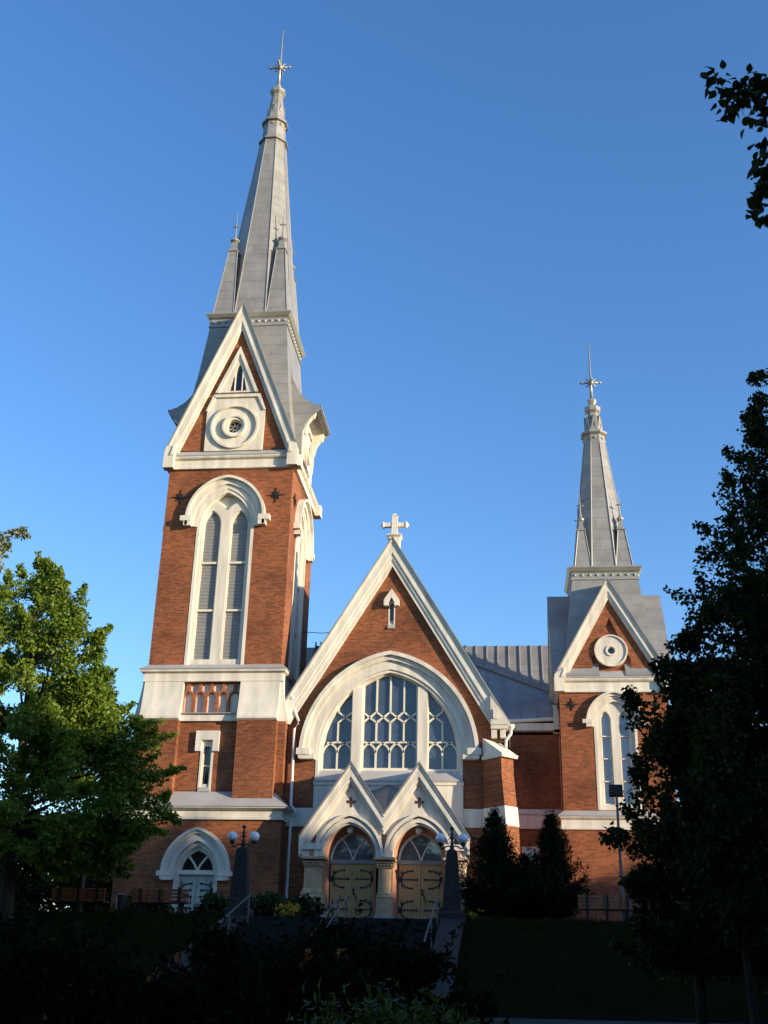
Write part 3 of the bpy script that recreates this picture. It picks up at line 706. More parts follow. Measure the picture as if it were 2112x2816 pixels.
# cross on the ridge
cx_, cy_ = XN+.05, .55
cb = MB()
cb.sq(cx_, cy_, [(.27, 19.2), (.26, 19.86), (.35, 19.94), (.35, 20.0), (.145, 20.08), (.12, 20.98), (.15, 21.0), (0.001, 21.2)], False, False)
cr = part(cb, 'ridge_cross', WHITE)
for s in (-1, 1):
    a = MB(); L = []
    for u, h in ((.11, .10), (.5, .10), (.52, .135), (.56, .135), (.68, .005)):
        L.append([(cx_+s*u, cy_+q*h, 20.56+e*h) for q, e in ((-1, -1), (1, -1), (1, 1), (-1, 1))])
    a.loft(L); part(a, 'cross_arm', WHITE, cr)
# kneeler with dentils at the right foot of the gable
kn = MB().ext(FN, [(4.43, 10.95), (5.22, 10.95), (5.24, 11.05), (4.43, 12.2)], (), -.1, .38)
kn.ext(FN, [(4.43, 10.78), (5.12, 10.78), (5.2, 10.95), (4.43, 10.95)], (), -.3, .34)
for u in (4.45, 4.83): kn.fbox(FN, u, u+.24, 10.40, 10.78, -.2, .26)
kn.ext(FN, [(4.54, 11.2), (4.74, 11.2), (4.54, 11.62)], (), .38, .43)
part(kn, 'kneeler_block', WHITE)
part(MB().fbox(FN, 4.43, 5.05, 10.3, 10.82, -.3, .05).fbox(FN, 4.42, 4.8, 2.2, 10.4, -5.6, -.3), 'kneeler_brick', BRICK)
# diagonal buttress at the nave's right corner
c0 = Vector((1.62, YN)); e_ = Vector((.7071, -.7071)); n_ = Vector((.7071, .7071))
def FDg(u, z, d): p = c0+e_*d+n_*u; return (p.x, p.y, z)
def butt(z0, z1, p0, p1, h, name, mat, g=0.0):
    L = [[FDg(-h-g, z, -.1), FDg(-h-g, z, p+g), FDg(h+g, z, p+g), FDg(h+g, z, -.1)] for z, p in ((z0, p0), (z1, p1))]
    part(MB().loft(L, True, True), name, mat)
butt(7.42, 8.75, 1.14, 1.0, .36, 'corner_buttress', BRICK); butt(8.75, 9.47, 1.0, .98, .36, 'corner_buttress', BRICK)
butt(6.62, 7.42, 1.22, 1.14, .36, 'buttress_band', WHITE, .02); butt(2.2, 6.62, 1.45, 1.22, .36, 'corner_buttress', BRICK)
cp = MB()
L = [[FDg(-.46, 9.44, -.1), FDg(-.46, 9.44, 1.14), FDg(.46, 9.44, 1.14), FDg(.46, 9.44, -.1)], [FDg(-.48, 9.58, -.1), FDg(-.48, 9.58, 1.18), FDg(.48, 9.58, 1.18), FDg(.48, 9.58, -.1)]]
cp.loft(L, True, True)
L2 = [[FDg(-.46, 9.58, 1.15), FDg(.46, 9.58, 1.15), FDg(.46, 10.30, -.08), FDg(-.46, 10.30, -.08)], ]
cp.add([FDg(-.46, 9.58, 1.15), FDg(.46, 9.58, 1.15), FDg(.46, 10.36, -.02), FDg(-.46, 10.36, -.02), FDg(-.46, 9.58, -.02), FDg(.46, 9.58, -.02)], [(0, 1, 2, 3), (0, 3, 4), (1, 2, 5)])
part(cp, 'buttress_cap', WHITE)

# ---- portal ------------------------------------------------------------------
YP = -1.2
GC = [-1.365, 1.475]                                          # gable centres relative to XN
FP = FR(XN, YP)
ho = []
for g in GC: ho.append([(g-1.08, 5.24)]+arch(1.08, 1.27, 5.25, 14, g)+[(g+1.08, 5.24)])
k2 = (8.94-6.0)/2.03
body = [(-3.30, 5.24), (ho[0][0][0], 5.24)]+ho[0][1:-1]+[(ho[0][-1][0], 5.24), (ho[1][0][0], 5.24)]+ho[1][1:-1]+[(ho[1][-1][0], 5.24), (3.40, 5.24), (3.40, 5.9), (GC[1], 8.5), (.055, 6.55), (GC[0], 8.5), (-3.30, 5.85)]
holes = []
for g in GC:
    holes.append([(g-.065, 7.63), (g-.065, 7.495), (g-.21, 7.495), (g-.21, 7.365), (g-.065, 7.365), (g-.065, 7.21), (g+.065, 7.21), (g+.065, 7.365), (g+.21, 7.365), (g+.21, 7.495), (g+.065, 7.495), (g+.065, 7.63)])
for u in (-2.86, .05, 3.02): holes.append([(u-.10, 5.5), (u+.10, 5.5), (u+.10, 6.12), (u, 6.3), (u-.10, 6.12)])
body = list(dict.fromkeys(body))
PT = part(MB().ext(FP, body, holes, -.45, 0), 'portal_front', WHITE)
for g in GC: part(MB().fbox(FP, g-.3, g+.3, 7.12, 7.72, -.16, -.11), 'cross_recess', PINK, PT)
for u in (-2.86, .05, 3.02): part(MB().fbox(FP, u-.14, u+.14, 5.42, 6.36, -.16, -.11), 'niche_recess', PINK, PT)
for g in GC:
    m = MB()
    zb = 6.0
    def ln(off, ub): return 8.94-off-k2*abs(ub)
    hu = 2.05
    inner = .10 if g == GC[0] else -.10
    ue = 1.42
    for (o0, o1, dd) in ((0, .09, .31), (.09, .5, .27), (.5, .66, .21), (.66, .78, .12)):
        for s in (-1, 1):
            end = hu if (s < 0) == (g == GC[0]) else ue
            m.ext(FP, [(g, 8.94-o0), (g+s*end, ln(o0, end)), (g+s*end, ln(o1, end)), (g, 8.94-o1)], (), .002, dd+(.002 if s > 0 else 0))
    part(m, 'raking_cornice', WHITE, PT)
    rf = MB()
    for s in (-1, 1):
        end = hu+.02 if (s < 0) == (g == GC[0]) else ue
        P0, P1 = (g, 8.97), (g+s*end, ln(-.03, end))
        rf.ext(FP, [P0, P1, (P1[0], P1[1]+.07), (P0[0], P0[1]+.09)], (), -1.63, .34, back=True)
    part(rf, 'portal_roof', ROOF, PT)
    h = MB()
    for (a1, h1, a0, h0, dd) in ((1.42, 1.72, 1.30, 1.60, .16), (1.24, 1.52, 1.14, 1.36, .09)):
        h.ext(FP, band(arch(a1, h1, 5.25 if a1 < 1.3 else 5.25, 16, g), arch(a0, h0, 5.25, 16, g)), (), .003, dd)
    part(h, 'arch_moulding', WHITE, PT)
    # salmon jambs and vault running back to the doors
    fl = [(g-1.08, 2.7)]+arch(1.08, 1.27, 5.25, 14, g)+[(g+1.08, 2.7)]
    bk = [(g-.90+.0, 2.7)]+arch(.93, 1.12, 5.22, 14, g)+[(g+.90, 2.7)]
    jb = MB(); n = len(fl)
    jb.v = [FP(u, z, -.30) for u, z in fl]+[FP(u, z, -.92) for u, z in bk]
    jb.f = [(i, i+1, n+i+1, n+i) for i in range(n-1)]
    part(jb, 'salmon_jamb', PINK, PT)
# kneelers with little sloped feet, on the piers
for u0, u1 in ((-3.38, -2.45), (-.33, .44), (2.50, 3.50)):
    kz = MB().ext(FP, [(u0+.08, 5.22), (u1-.02 if u1 < 3 else u1-.1, 5.22), (u1-.02 if u1 < 3 else u1-.1, 5.50), (u0+.08, 5.5)], (), -.45, .10)
    kz.ext(FP, [(u0+.08, 5.5), (u1-.02 if u1 < 3 else u1-.08, 5.5), (u1 if u1 < 3 else u1, 5.74), (u0, 5.74)], (), -.45, .20) if u0 != -.33 else None
    part(kz, 'portal_foot', WHITE, PT)
    if u0 == -.33: continue
    c = (u0+u1)/2
for u in (-2.86, .05, 3.02): part(MB().fbox(FP, u-.13, u+.13, 5.22, 5.52, .10, .13), 'niche_corbel', PINK, PT)
# side walls of the porch
part(MB().box(XN-3.24, XN-2.5, YP+.42, YN-.06, 2.3, 5.9).box(XN+2.72, XN+3.34, YP+.42, YN-.06, 2.3, 5.9).box(XN-.2, XN+.3, YP+.46, YN-.06, 2.3, 6.4), 'porch_wall', WHITE, PT)
sd_ = MB().add([(XN+.055-.9, YN-.07, 8.1), (XN+.055, YN-.07, 8.42), (XN+.055+.9, YN-.07, 8.1), (XN+.055, YP-.05, 6.95)], [(0, 1, 3), (1, 2, 3)])
part(sd_, 'valley_cricket', ROOF, PT)
# piers
def capital(b, cx, cy, h, z0, z1, rnd=False):
    b.sq(cx, cy, [(h*.80, z0), (h*.84, z0+.05), (h*.80, z0+.07), (h*.86, z0+.14), (h*1.0, z1-.10), (h*1.02, z1-.08)])
    for k_ in range(5):
        for F in (FR(cx, cy-h*.84), FR(cx+h*.84, cy, 'right'), FR(cx-h*.84, cy, 'left')):
            u = (k_-2)*h*.36
            b.sphere(F(u, z0+.12, .02), .055, 6, 4, 1, 1, 1.3); b.sphere(F(u+h*.16, z0+.21, .06), .05, 6, 4, 1.2, 1.2, .8)
for (u, rnd) in ((-2.80, False), (.10, True), (2.98, False)):
    cx, cy = XN+u, YP+.18
    h = .36
    if rnd:
        p = MB().ngon(cx, cy, 20, [(.29, 3.86), (.275, 4.0), (.27, 4.8)]); sm = True
        p.ngon(cx, cy, 20, [(.36, 3.0), (.34, 3.66), (.36, 3.70), (.32, 3.78), (.34, 3.82), (.29, 3.88)])
    else:
        p = MB().sq(cx, cy, [(.47, 2.6), (.47, 3.66), (.44, 3.74), (.44, 3.82), (.36, 3.98), (.35, 4.0), (.35, 4.78)])
    pr = part(p, 'portal_pier', STONE, PT)
    part(MB().sq(cx, cy, [(.46 if not rnd else .40, 2.4), (.46 if not rnd else .40, 3.0)], True, True) if rnd else MB().sq(cx, cy, [(.50, 2.4), (.50, 2.95), (.475, 3.0)]), 'pier_foot', STONE2, PT)
    cpb = MB(); capital(cpb, cx, cy, .41 if not rnd else .38, 4.80, 5.12); part(cpb, 'capital', STONE, PT)
    part(MB().sq(cx, cy, [(.44, 5.10), (.50, 5.12), (.50, 5.20), (.44, 5.235)], True, True) if not rnd else MB().sq(cx, cy, [(.38, 5.10), (.44, 5.12), (.44, 5.20), (.38, 5.235)], True, True), 'abacus', STONE, PT)
# doors, lintels, fanlights
FDo = FR(XN, YP+.95)
for g, gd in zip(GC, (-1.32, 1.50)):
    G = lambda u, z, d, gd=gd: FDo(u+gd, z, d)
    for s in (-1, 1):
        lf = part(MB().fbox(G, min(s*.006, s*.91), max(s*.006, s*.91), 2.72, 5.07, -.1, 0), 'portal_door_leaf', DOORW)
        Fh = lambda u, z, d, G=G: G(u, z, d+.002)
        for zz in (4.48, 3.30): hinge(Fh, s*.90, zz, -s, lf, .78, .34)
        if s > 0:
            part(MB().pathseg(Fh, [(.05, 4.12), (.08, 3.95), (.16, 3.78), (.20, 3.55)], .035, .02, .06).ext(Fh, circle(.055, 4.05, .05, 8), (), 0, .03).ext(Fh, circle(.055, 3.9, .04, 8), (), 0, .03), 'door_handle', IRON, lf)
    fl = part(MB().ext(G, arch(.95, 1.16, 5.16, 14), (), -.1, -.02, sides=False), 'fanlight', GLASSM)
    part(MB().fbox(G, -.95, .95, 5.07, 5.23, -.1, .05), 'lintel', STONE2, fl)
    tb = MB().ext(G, band(arch(.95, 1.16, 5.2, 14), arch(.86, 1.05, 5.2, 14)), (), -.1, .03)
    for s in (-1, 1):
        tb.pathseg(G, [(s*.02, 5.2)]+[(s*(.02+.44*(q/6)**1.5), 5.2+.86*q/6) for q in range(1, 7)], .06, -.05, .02)
    part(tb, 'tracery', FRAMEC, fl)
# threshold steps
b = MB()
for i in range(3): b.box(XN-3.6-.35*i, XN+3.7+.35*i, YP-.45-.4*i, YP+1.0, 2.3, 2.72-.13*i-.004*i)
part(b, 'door_steps', STEPS)

# ---- right tower -------------------------------------------------------------
XR, YR, HR = 7.32, 4.29, 2.51
CR = YR+HR
F0 = FR(XR, YR); F1 = FR(XR+HR, CR, 'right'); F2 = FR(XR-HR, CR, 'left')
wo_ = [(-.98, 8.02)]+arch(.98, 1.18, 11.95)+[(.98, 8.02)]
for F in (F0, F1, F2):
    b = MB().ext(F, [(-HR, 7.9), (HR, 7.9), (HR, 14.3), (-HR, 14.3)], [wo_], -.4, 0, sides=False)
    b.ext(F, wo_, (), -.4, 0, front=False)
    part(b, 'small_tower_wall', BRICK)
part(MB().ext(FR(XR, CR+HR, 'back'), [(-HR, 7.9), (HR, 7.9), (HR, 14.3), (-HR, 14.3)], (), 0, 0, sides=False), 'small_tower_wall', BRICK)
part(MB().sq(XR, CR, [(2.62, 2.2), (2.62, 7.15)]), 'small_tower_base', BRICK)
part(MB().sq(XR, CR, [(2.70, 2.2), (2.70, 2.85), (2.62, 2.92)]), 'plinth', STONE2)
part(MB().sq(XR, CR, [(2.62, 7.12), (2.70, 7.14), (2.70, 7.24), (2.65, 7.27), (2.65, 7.56), (2.74, 7.62), (2.78, 7.68), (2.78, 7.72)]), 'string_course', WHITE)
part(MB().sq(XR, CR, [(2.79, 7.70), (2.81, 7.73), (2.51, 7.99)]), 'sloped_ledge', LEDGE)
part(MB().sq(XR, CR, [(2.51, 13.40), (2.62, 13.42), (2.62, 13.50), (2.58, 13.53), (2.58, 13.88), (2.68, 13.94), (2.72, 14.0), (2.72, 14.08)]), 'cornice', WHITE)
part(MB().sq(XR, CR, [(2.73, 14.06), (2.75, 14.1), (2.505, 14.45)]), 'sloped_ledge', LEDGE)
for F in (F0, F1, F2):
    L = [lancet(.24, .42, 12.14, 8.28, 8, s*.42) for s in (-1, 1)]
    fr = MB().ext(F, wo_, L, -.4, -.10)
    fr.ext(F, band([(-.98, 8.02)]+arch(.98, 1.18, 11.95)+[(.98, 8.02)], [(-.86, 8.02)]+arch(.86, 1.04, 11.95)+[(.86, 8.02)]), (), -.2, .02)
    wn = part(fr, 'tower_window', WHITE)
    for l, s in zip(L, (-1, 1)):
        part(MB().ext(F, l, (), -.4, -.28, sides=False), 'pane', GLASSC, wn)
        c = s*.42; gb = MB().ext(F, l, [[(c+(u-c)*.82, 8.28+.05+(z-8.28)*.975) for u, z in l]], -.28, -.20)
        for zz in (9.33, 10.36, 11.4): gb.fbox(F, c-.24, c+.24, zz-.025, zz+.025, -.28, -.20)
        part(gb, 'glazing_bar', FRAMEC, wn)
    hd = MB()
    for (a1, h1, a0, h0, dd) in ((1.34, 1.50, 1.25, 1.41, .26), (1.25, 1.41, 1.12, 1.29, .15), (1.12, 1.29, .985, 1.185, .06)):
        hd.ext(F, band([(-a1, 11.8)]+arch(a1, h1, 11.95)+[(a1, 11.8)], [(-a0, 11.8)]+arch(a0, h0, 11.95)+[(a0, 11.8)]), (), .003, dd)
    for s in (-1, 1):
        hd.fbox(F, min(s*1.08, s*1.50), max(s*1.08, s*1.50), 11.92, 12.1, .005, .30); hd.fbox(F, min(s*1.08, s*1.34), max(s*1.08, s*1.34), 11.76, 11.93, .006, .27)
    part(hd, 'hood_mould', WHITE, wn)
    for s in (-1, 1): star(F, s*1.95, 12.86, .32)
    # gable with a roundel in a stepped niche
    gable(F, 2.68, 14.15, 18.98, .60, .98, 1.9, .22)
    gable_fill(F, 2.18, 14.3, 18.05, [[(-.9, 14.5), (.9, 14.5), (.9, 15.05), (.70, 15.45), (0, 17.1), (-.70, 15.45), (-.9, 15.05)]])
    part(MB().ext(F, [(-.95, 14.4), (.95, 14.4), (.95, 15.2), (0, 17.3), (-.95, 15.2)], (), -.3, -.14, sides=False), 'niche_wall', BRICK)
    rp = part(MB().ext(F, circle(0, 15.43, .78, 40), [circle(0, 15.43, .15, 20)], -.14, .06).ext(F, circle(0, 15.43, .78, 40), [circle(0, 15.43, .71, 40)], .06, .12)
              .ext(F, circle(0, 15.43, .26, 24), [circle(0, 15.43, .19, 24)], .06, .11), 'roundel', WHITE)
    part(MB().ext(F, circle(0, 15.43, .17, 20), (), -.1, -.06, sides=False), 'pane', GLASSD, rp)
    for s in (-1, 1):
        kn = MB().fbox(F, min(s*2.26, s*2.73), max(s*2.26, s*2.73), 13.42, 14.02, .0, .33)
        kn.ext(F, [(s*2.2, 14.02), (s*2.73, 14.02), (s*2.70, 14.25), (s*2.2, 14.6)], (), .0, .32); kn.ext(F, [(s*2.26, 14.1), (s*2.42, 14.1), (s*2.26, 14.5)], (), .32, .36)
        if F is F0: part(kn, 'kneeler_block', WHITE)
part(MB().sq(XR, CR, [(2.30, 14.2), (1.60, 19.45)]), 'spire_skirt', METAL)
spire_cornice(XR, CR, 1.62, 19.46, 20.02, 9)
sp2 = part(MB().octa(XR, CR, [(1.45, 20.08), (.56, 27.6)]), 'spire', METAL)
part(ridges(XR, CR, 1.45, 20.08, .56, 27.6), 'spire_rib', TRIM, sp2)
part(MB().octa(XR, CR, [(.56, 27.55), (.55, 28.05), (.68, 28.15), (.68, 28.27), (.50, 28.34), (.30, 29.55)]), 'spire_neck', METAL, sp2)
part(gablets(XR, CR, .43, 28.32, 1.0, .2), 'gablet_ring', TRIM, sp2)
part(MB().octa(XR, CR, [(.30, 29.5), (.42, 29.65), (.42, 29.88), (.28, 30.0), (.16, 30.08), (.24, 30.3), (.24, 30.38), (.10, 30.5)], True, True), 'spire_cap', TRIM, sp2)
for i in range(8):
    t = i*math.pi/4; part(MB().sphere((XR+.57*math.cos(t), CR+.57*math.sin(t), 27.85), .065, 8, 6), 'boss', TRIM, sp2, smooth=True)
fb = MB(); rodcross(fb, XR, CR, 30.4, 31.5, 34.15, .095, .48); part(fb, 'finial_cross', TRIM, sp2, smooth=True)
pinnacles(XR, CR, 1.44, .84, 20.1, 22.2, 22.78, 24.5, (1.0, .34), .18)

# ---- connecting wing, roofs, drain pipes ---------------------------------------
b = MB().box(-8.0, 5.0, 6.0, 16.4, 2.2, 11.8); part(b, 'wing_wall', BRICK)
b = MB().box(1.9, 4.85, 5.90, 6.05, 7.4, 8.15); b.add([(1.9, 5.82, 8.05), (4.85, 5.82, 8.05), (4.85, 6.0, 8.3), (1.9, 6.0, 8.3)], [(0, 1, 2, 3)])
part(b, 'plaster_band', WHITE)
part(MB().box(2.0, 4.82, 5.70, 6.2, 11.95, 12.30), 'eave_board', WHITE)
part(MB().tube([(1.9, 5.66, 12.36), (4.85, 5.66, 12.5)], .09, 8), 'gutter', PIPEW)
rw = MB().add([(-9.8, 12.5, 18.2), (5.6, 12.5, 18.2), (5.6, 8.4, 11.64), (-9.8, 8.4, 11.64), (5.6, 16.6, 11.64), (-9.8, 16.6, 11.64)], [(0, 1, 2, 3), (0, 1, 4, 5)])
x = -.5
while x < 5.5: rw.tube([(x, 12.48, 18.22), (x, 8.6, 12.01)], .06, 5); x += .60
part(rw, 'wing_roof', ROOF)
V1, V2 = Vector((.74, 11.55, 16.78)), Vector((5.0, 10.33, 14.82))
lr = MB().add([(.6, 5.66, 12.36), (4.83, 5.66, 12.55), tuple(V2), tuple(V1)], [(0, 1, 2), (0, 2, 3)])
lr.tube([V1+Vector((0, -.04, .05)), V2+Vector((0, -.04, .05))], .07, 6); lr.tube([V1.lerp(V2, .2)+Vector((0, 0, .06)), V1.lerp(V2, .45)+Vector((0, 0, .06))], .14, 6)
for x in (1.4, 2.2, 3.0, 3.8, 4.5):
    q = V1.lerp(V2, (x-V1.x)/(V2.x-V1.x)); lr.tube([(x, 5.66, 12.40+.045*(x-.6)), (x, q.y, q.z+.02)], .028, 5)
part(lr, 'lower_roof', ROOF)
dk = MB().add([(-7.75, 4.5, 13.0), (-5.5, 4.5, 13.0), (-5.5, 9.0, 17.2), (-7.75, 9.0, 17.2)], [(0, 1, 2, 3)])
for i in range(9): dk.box(-7.75+i*.27, -7.68+i*.27, 8.90, 9.0, 17.15, 17.42)
dk.box(-7.75, -5.4, 8.86, 9.02, 17.08, 17.2)
part(dk, 'valley_roof', DARKMETAL)
def pipe(name, pts, r=.06, hop=None):
    b = MB().tube(pts, r, 10)
    if hop: b.ngon(hop[0], hop[1], 12, [(.08, hop[2]-.12), (.17, hop[2]), (.17, hop[2]+.1)], 0, True, True)
    part(b, name, PIPEW, smooth=False)
yd = .28
pipe('drainpipe', [(-7.14, yd, 12.1), (-7.12, yd, 11.86), (-6.80, yd, 11.15), (-6.80, yd, 11.05), (-6.98, yd, 10.8), (-6.95, yd, 7.52), (-6.73, yd, 7.25), (-6.73, yd, 7.15), (-6.92, yd, 6.89), (-6.93, yd, 2.4)], .065, (-7.14, yd, 12.15))
pipe('drainpipe', [(2.5, .3, 10.85), (2.5, .3, 10.6), (2.28, .3, 10.3), (2.27, .3, 10.0)], .07, (2.5, .3, 10.88))
pipe('drainpipe', [(2.0, 5.86, 12.2), (2.0, 5.86, 2.3)], .05)
part(MB().tube([(-7.7, 5.0, 16.75), (-6.4, 3.0, 16.05), (-5.4, 2.0, 15.8)], .018, 5), 'lightning_cable', IRON)
# low window of the wing behind the conifers
part(MB().box(2.9, 3.7, 5.93, 6.01, 5.2, 6.6), 'wing_window', WHITE)
part(MB().box(3.0, 3.6, 5.90, 5.94, 5.3, 6.5), 'pane', GLASSC, bpy.data.objects['wing_window'])

# ------------------------------------------------------------------ steps, cheek walls, lamps, rails
b = MB(); n = 20; y0_, y1_ = -20.9, -12.0
for i in range(n):
    ya = y0_+(y1_-y0_)*i/n; z = -.37+(2.18+.37)*(i+1)/n
    b.box(-5.75, .22, ya, -11.7, z-.16, z-.0005*i)
o = b.build('steps', STEPS); o['kind'] = 'structure'
o = sheet('steps_landing', -5.9, .4, -11.7, -2.4, STEPS, .02)
for s, x, lab in ((0, -6.4, 'sloping grey granite wall flanking the steps, below the globe lamp before the tower'), (1, .24, 'sloping grey granite wall flanking the steps, below the globe lamp beside the conifers')):
    L = [[(x, yy, -1.2), (x+.70, yy, -1.2), (x+.70, yy, z), (x, yy, z)] for yy, z in ((-20.6, -.05), (-12.4, 2.20), (-11.6, 2.24))]
    o = MB().loft(L, True, True).build('stair_wall', GRANITE); tag(o, lab, 'wall', 'walls beside the steps')
def lamp(x, y, label):
    t = thing('lamp_post', label, 'lamp post', (x, y, 2.2), 'pillar lamps at the top of the steps')
    part(MB().sq(x, y, [(.40, 1.9), (.40, 2.36), (.36, 2.42)], False, True), 'pillar_base', GRANITE, t)
    part(MB().sq(x, y, [(.285, 2.40), (.17, 4.12), (.15, 4.20), (.04, 4.28)], False, True), 'pillar', GRANITE, t)
    br = MB().tube([(x, y, 4.22), (x, y, 4.80)], .035, 8)
    for z, r in ((4.30, .07), (4.42, .055), (4.6, .06), (4.7, .05)): br.sphere((x, y, z), r, 8, 6)
    br.sphere((x, y, 4.88), .065, 10, 8)
    for s in (-1, 1):
        br.tube([(x, y, 4.30), (x+s*.10, y, 4.36), (x+s*.20, y, 4.33), (x+s*.28, y, 4.27), (x+s*.35, y, 4.30), (x+s*.355, y, 4.40)], .022, 8)
        br.ngon(x+s*.355, y, 10, [(.03, 4.36), (.08, 4.40), (.085, 4.46)], 0, True, True)
        for zc, rr in ((4.52, .07), (4.66, .055), (4.40, .06)):
            br.tube([(x+s*(.06+rr*math.cos(q*.7)*(1-q*.06)), y, zc+rr*math.sin(q*.7)*(1-q*.06)) for q in range(9)], .011, 5)
    part(br, 'bracket', IRON, t, smooth=True)
    for s in (-1, 1): part(MB().sphere((x+s*.355, y, 4.585), .158, 20, 14), 'globe', GLOBE, t, smooth=True)
lamp(-6.08, -12.0, 'two-globe lamp on a granite pillar left of the steps, before the brick tower')
lamp(.56, -12.0, 'two-globe lamp on a granite pillar right of the steps, beside the conifers')
for g, lab in ((GC[0], 'white globe lamp under the arch of the left portal doorway'), (GC[1], 'white globe lamp under the arch of the right portal doorway')):
    t = thing('globe_lamp', lab, 'lamp', (XN+g, YP+.45, 6.4), 'globe lamps in the portal arches')
    part(MB().sphere((XN+g-.03, YP+.45, 6.36), .15, 18, 12), 'globe', GLOBE, t, smooth=True)
    part(MB().tube([(XN+g-.03, YP+.45, 6.48), (XN+g-.03, YP+.45, 6.56)], .05, 8), 'lamp_mount', IRON, t)
def rail(x, label, posts, ya=-13.0, yb=-18.4, h=.87):
    zs = lambda y: 2.18+(y+12.0)*(2.55/8.9)
    t = thing('handrail', label, 'handrail', (x, -15, zs(-15)), 'handrails on the steps')
    part(MB().tube([(x, ya+.25, zs(ya)+h-.10), (x, ya, zs(ya)+h), (x, yb, zs(yb)+h), (x, yb-.1, zs(yb)+h-.12)], .019, 8), 'rail', GALV, t)
    for y in posts: part(MB().tube([(x, y, zs(y)-.1), (x, y, zs(y)+h)], .022, 8), 'post', GALV, t)
rail(-5.5, 'steel handrail on the steps by the pillar lamp before the brick tower', (-13.2, -15.6, -18))
rail(-2.77, 'left rail of the steel handrail pair in the middle of the steps', (-13.4, -15.6, -18))
rail(-2.52, 'right rail of the steel handrail pair in the middle of the steps', (-13.4, -15.6, -18))
rail(.17, 'steel handrail on the steps by the pillar lamp beside the conifers', (-13.0, -15.6, -18))

# ------------------------------------------------------------------ benches, bin, floodlights
def bench(x0, x1, y, label):
    zb = zt(y); cx = (x0+x1)/2
    t = thing('park_bench', label, 'bench', (cx, y, zb), 'park benches on the terrace')
    s = MB(); k_ = MB()
    for i in range(3): s.box(x0, x1, y-.12+i*.16, y+.0+i*.16, zb+.42, zb+.46)
    for i in range(4): k_.add([(x, y-.17-.05*i/4+q*.035, zb+.44+i*.105+e*.085) for x in (x0, x1) for q in (0, 1) for e in (0, 1)], [(0, 1, 3, 2), (4, 5, 7, 6), (0, 1, 5, 4), (2, 3, 7, 6), (0, 2, 6, 4), (1, 3, 7, 5)])
    part(s, 'seat', BENCHW, t); part(k_, 'backrest', BENCHW, t)
    for x in (x0+.28, cx, x1-.28):
        part(MB().box(x-.035, x+.035, y-.14, y-.02, zb-.02, zb+.44).box(x-.03, x+.03, y+.22, y+.34, zb-.02, zb+.42).box(x-.035, x+.035, y-.235, y-.19, zb+.40, zb+.84).box(x-.03, x+.03, y-.12, y+.34, zb+.37, zb+.42), 'leg', IRON, t)
    for x in (x0+.06, x1-.06):
        part(MB().tube([(x, y-.18, zb+.66), (x, y+.1, zb+.68), (x, y+.34, zb+.64), (x, y+.34, zb+.44)], .022, 6), 'armrest', IRON, t)
bench(-9.80, -7.95, -11.0, 'brown slatted park bench in front of the tower side door')
bench(-12.5, -10.70, -11.0, 'brown slatted park bench under the leafy tree, beside the floodlight pole')
bench(4.42, 6.2, -11.0, 'brown slatted park bench between the conifers and the floodlight pole')
bench(6.75, 8.5, -11.0, 'brown slatted park bench right of the floodlight pole, in the dark tree shade')
t = thing('litter_bin', 'small dark litter bin on the terrace between two park benches', 'bin', (-10.25, -10.9, zt(-10.9)))
zb = zt(-10.9)
part(MB().ngon(-10.25, -10.9, 14, [(.12, zb+.15), (.14, zb+.2), (.15, zb+.60), (.14, zb+.62)], 0, True), 'bin_body', IRON, t)
part(MB().tube([(-10.25, -10.9, zb-.05), (-10.25, -10.9, zb+.2)], .05, 8), 'bin_post', IRON, t)
part(MB().ngon(-10.25, -10.9, 14, [(.155, zb+.64), (.155, zb+.66), (.05, zb+.70)], 0, True, True), 'bin_lid', GALV, t)
def flood(x, y, label):
    zb = zt(y)
    t = thing('floodlight_pole', label, 'floodlight', (x, y, zb), 'floodlight poles on the terrace')
    part(MB().tube([(x, y, zb-.1), (x, y, zb+1.2), (x, y, zb+3.95)], .055, 10, .04), 'pole', GALV, t)
    hd = MB().box(x-.20, x+.20, y-.10, y+.16, zb+3.92, zb+4.24).box(x-.22, x+.22, y+.10, y+.19, zb+3.90, zb+4.28); part(hd, 'lamp_head', IRON, t)
    part(MB().tube([(x-.23, y+.02, zb+4.08), (x-.23, y+.02, zb+3.88), (x+.23, y+.02, zb+3.88), (x+.23, y+.02, zb+4.08)], .018, 6), 'yoke', IRON, t)
flood(-11.55, -11.0, 'grey floodlight pole beside the bench under the leafy tree')
flood(5.80, -11.0, 'grey floodlight pole by the bench before the small tower')

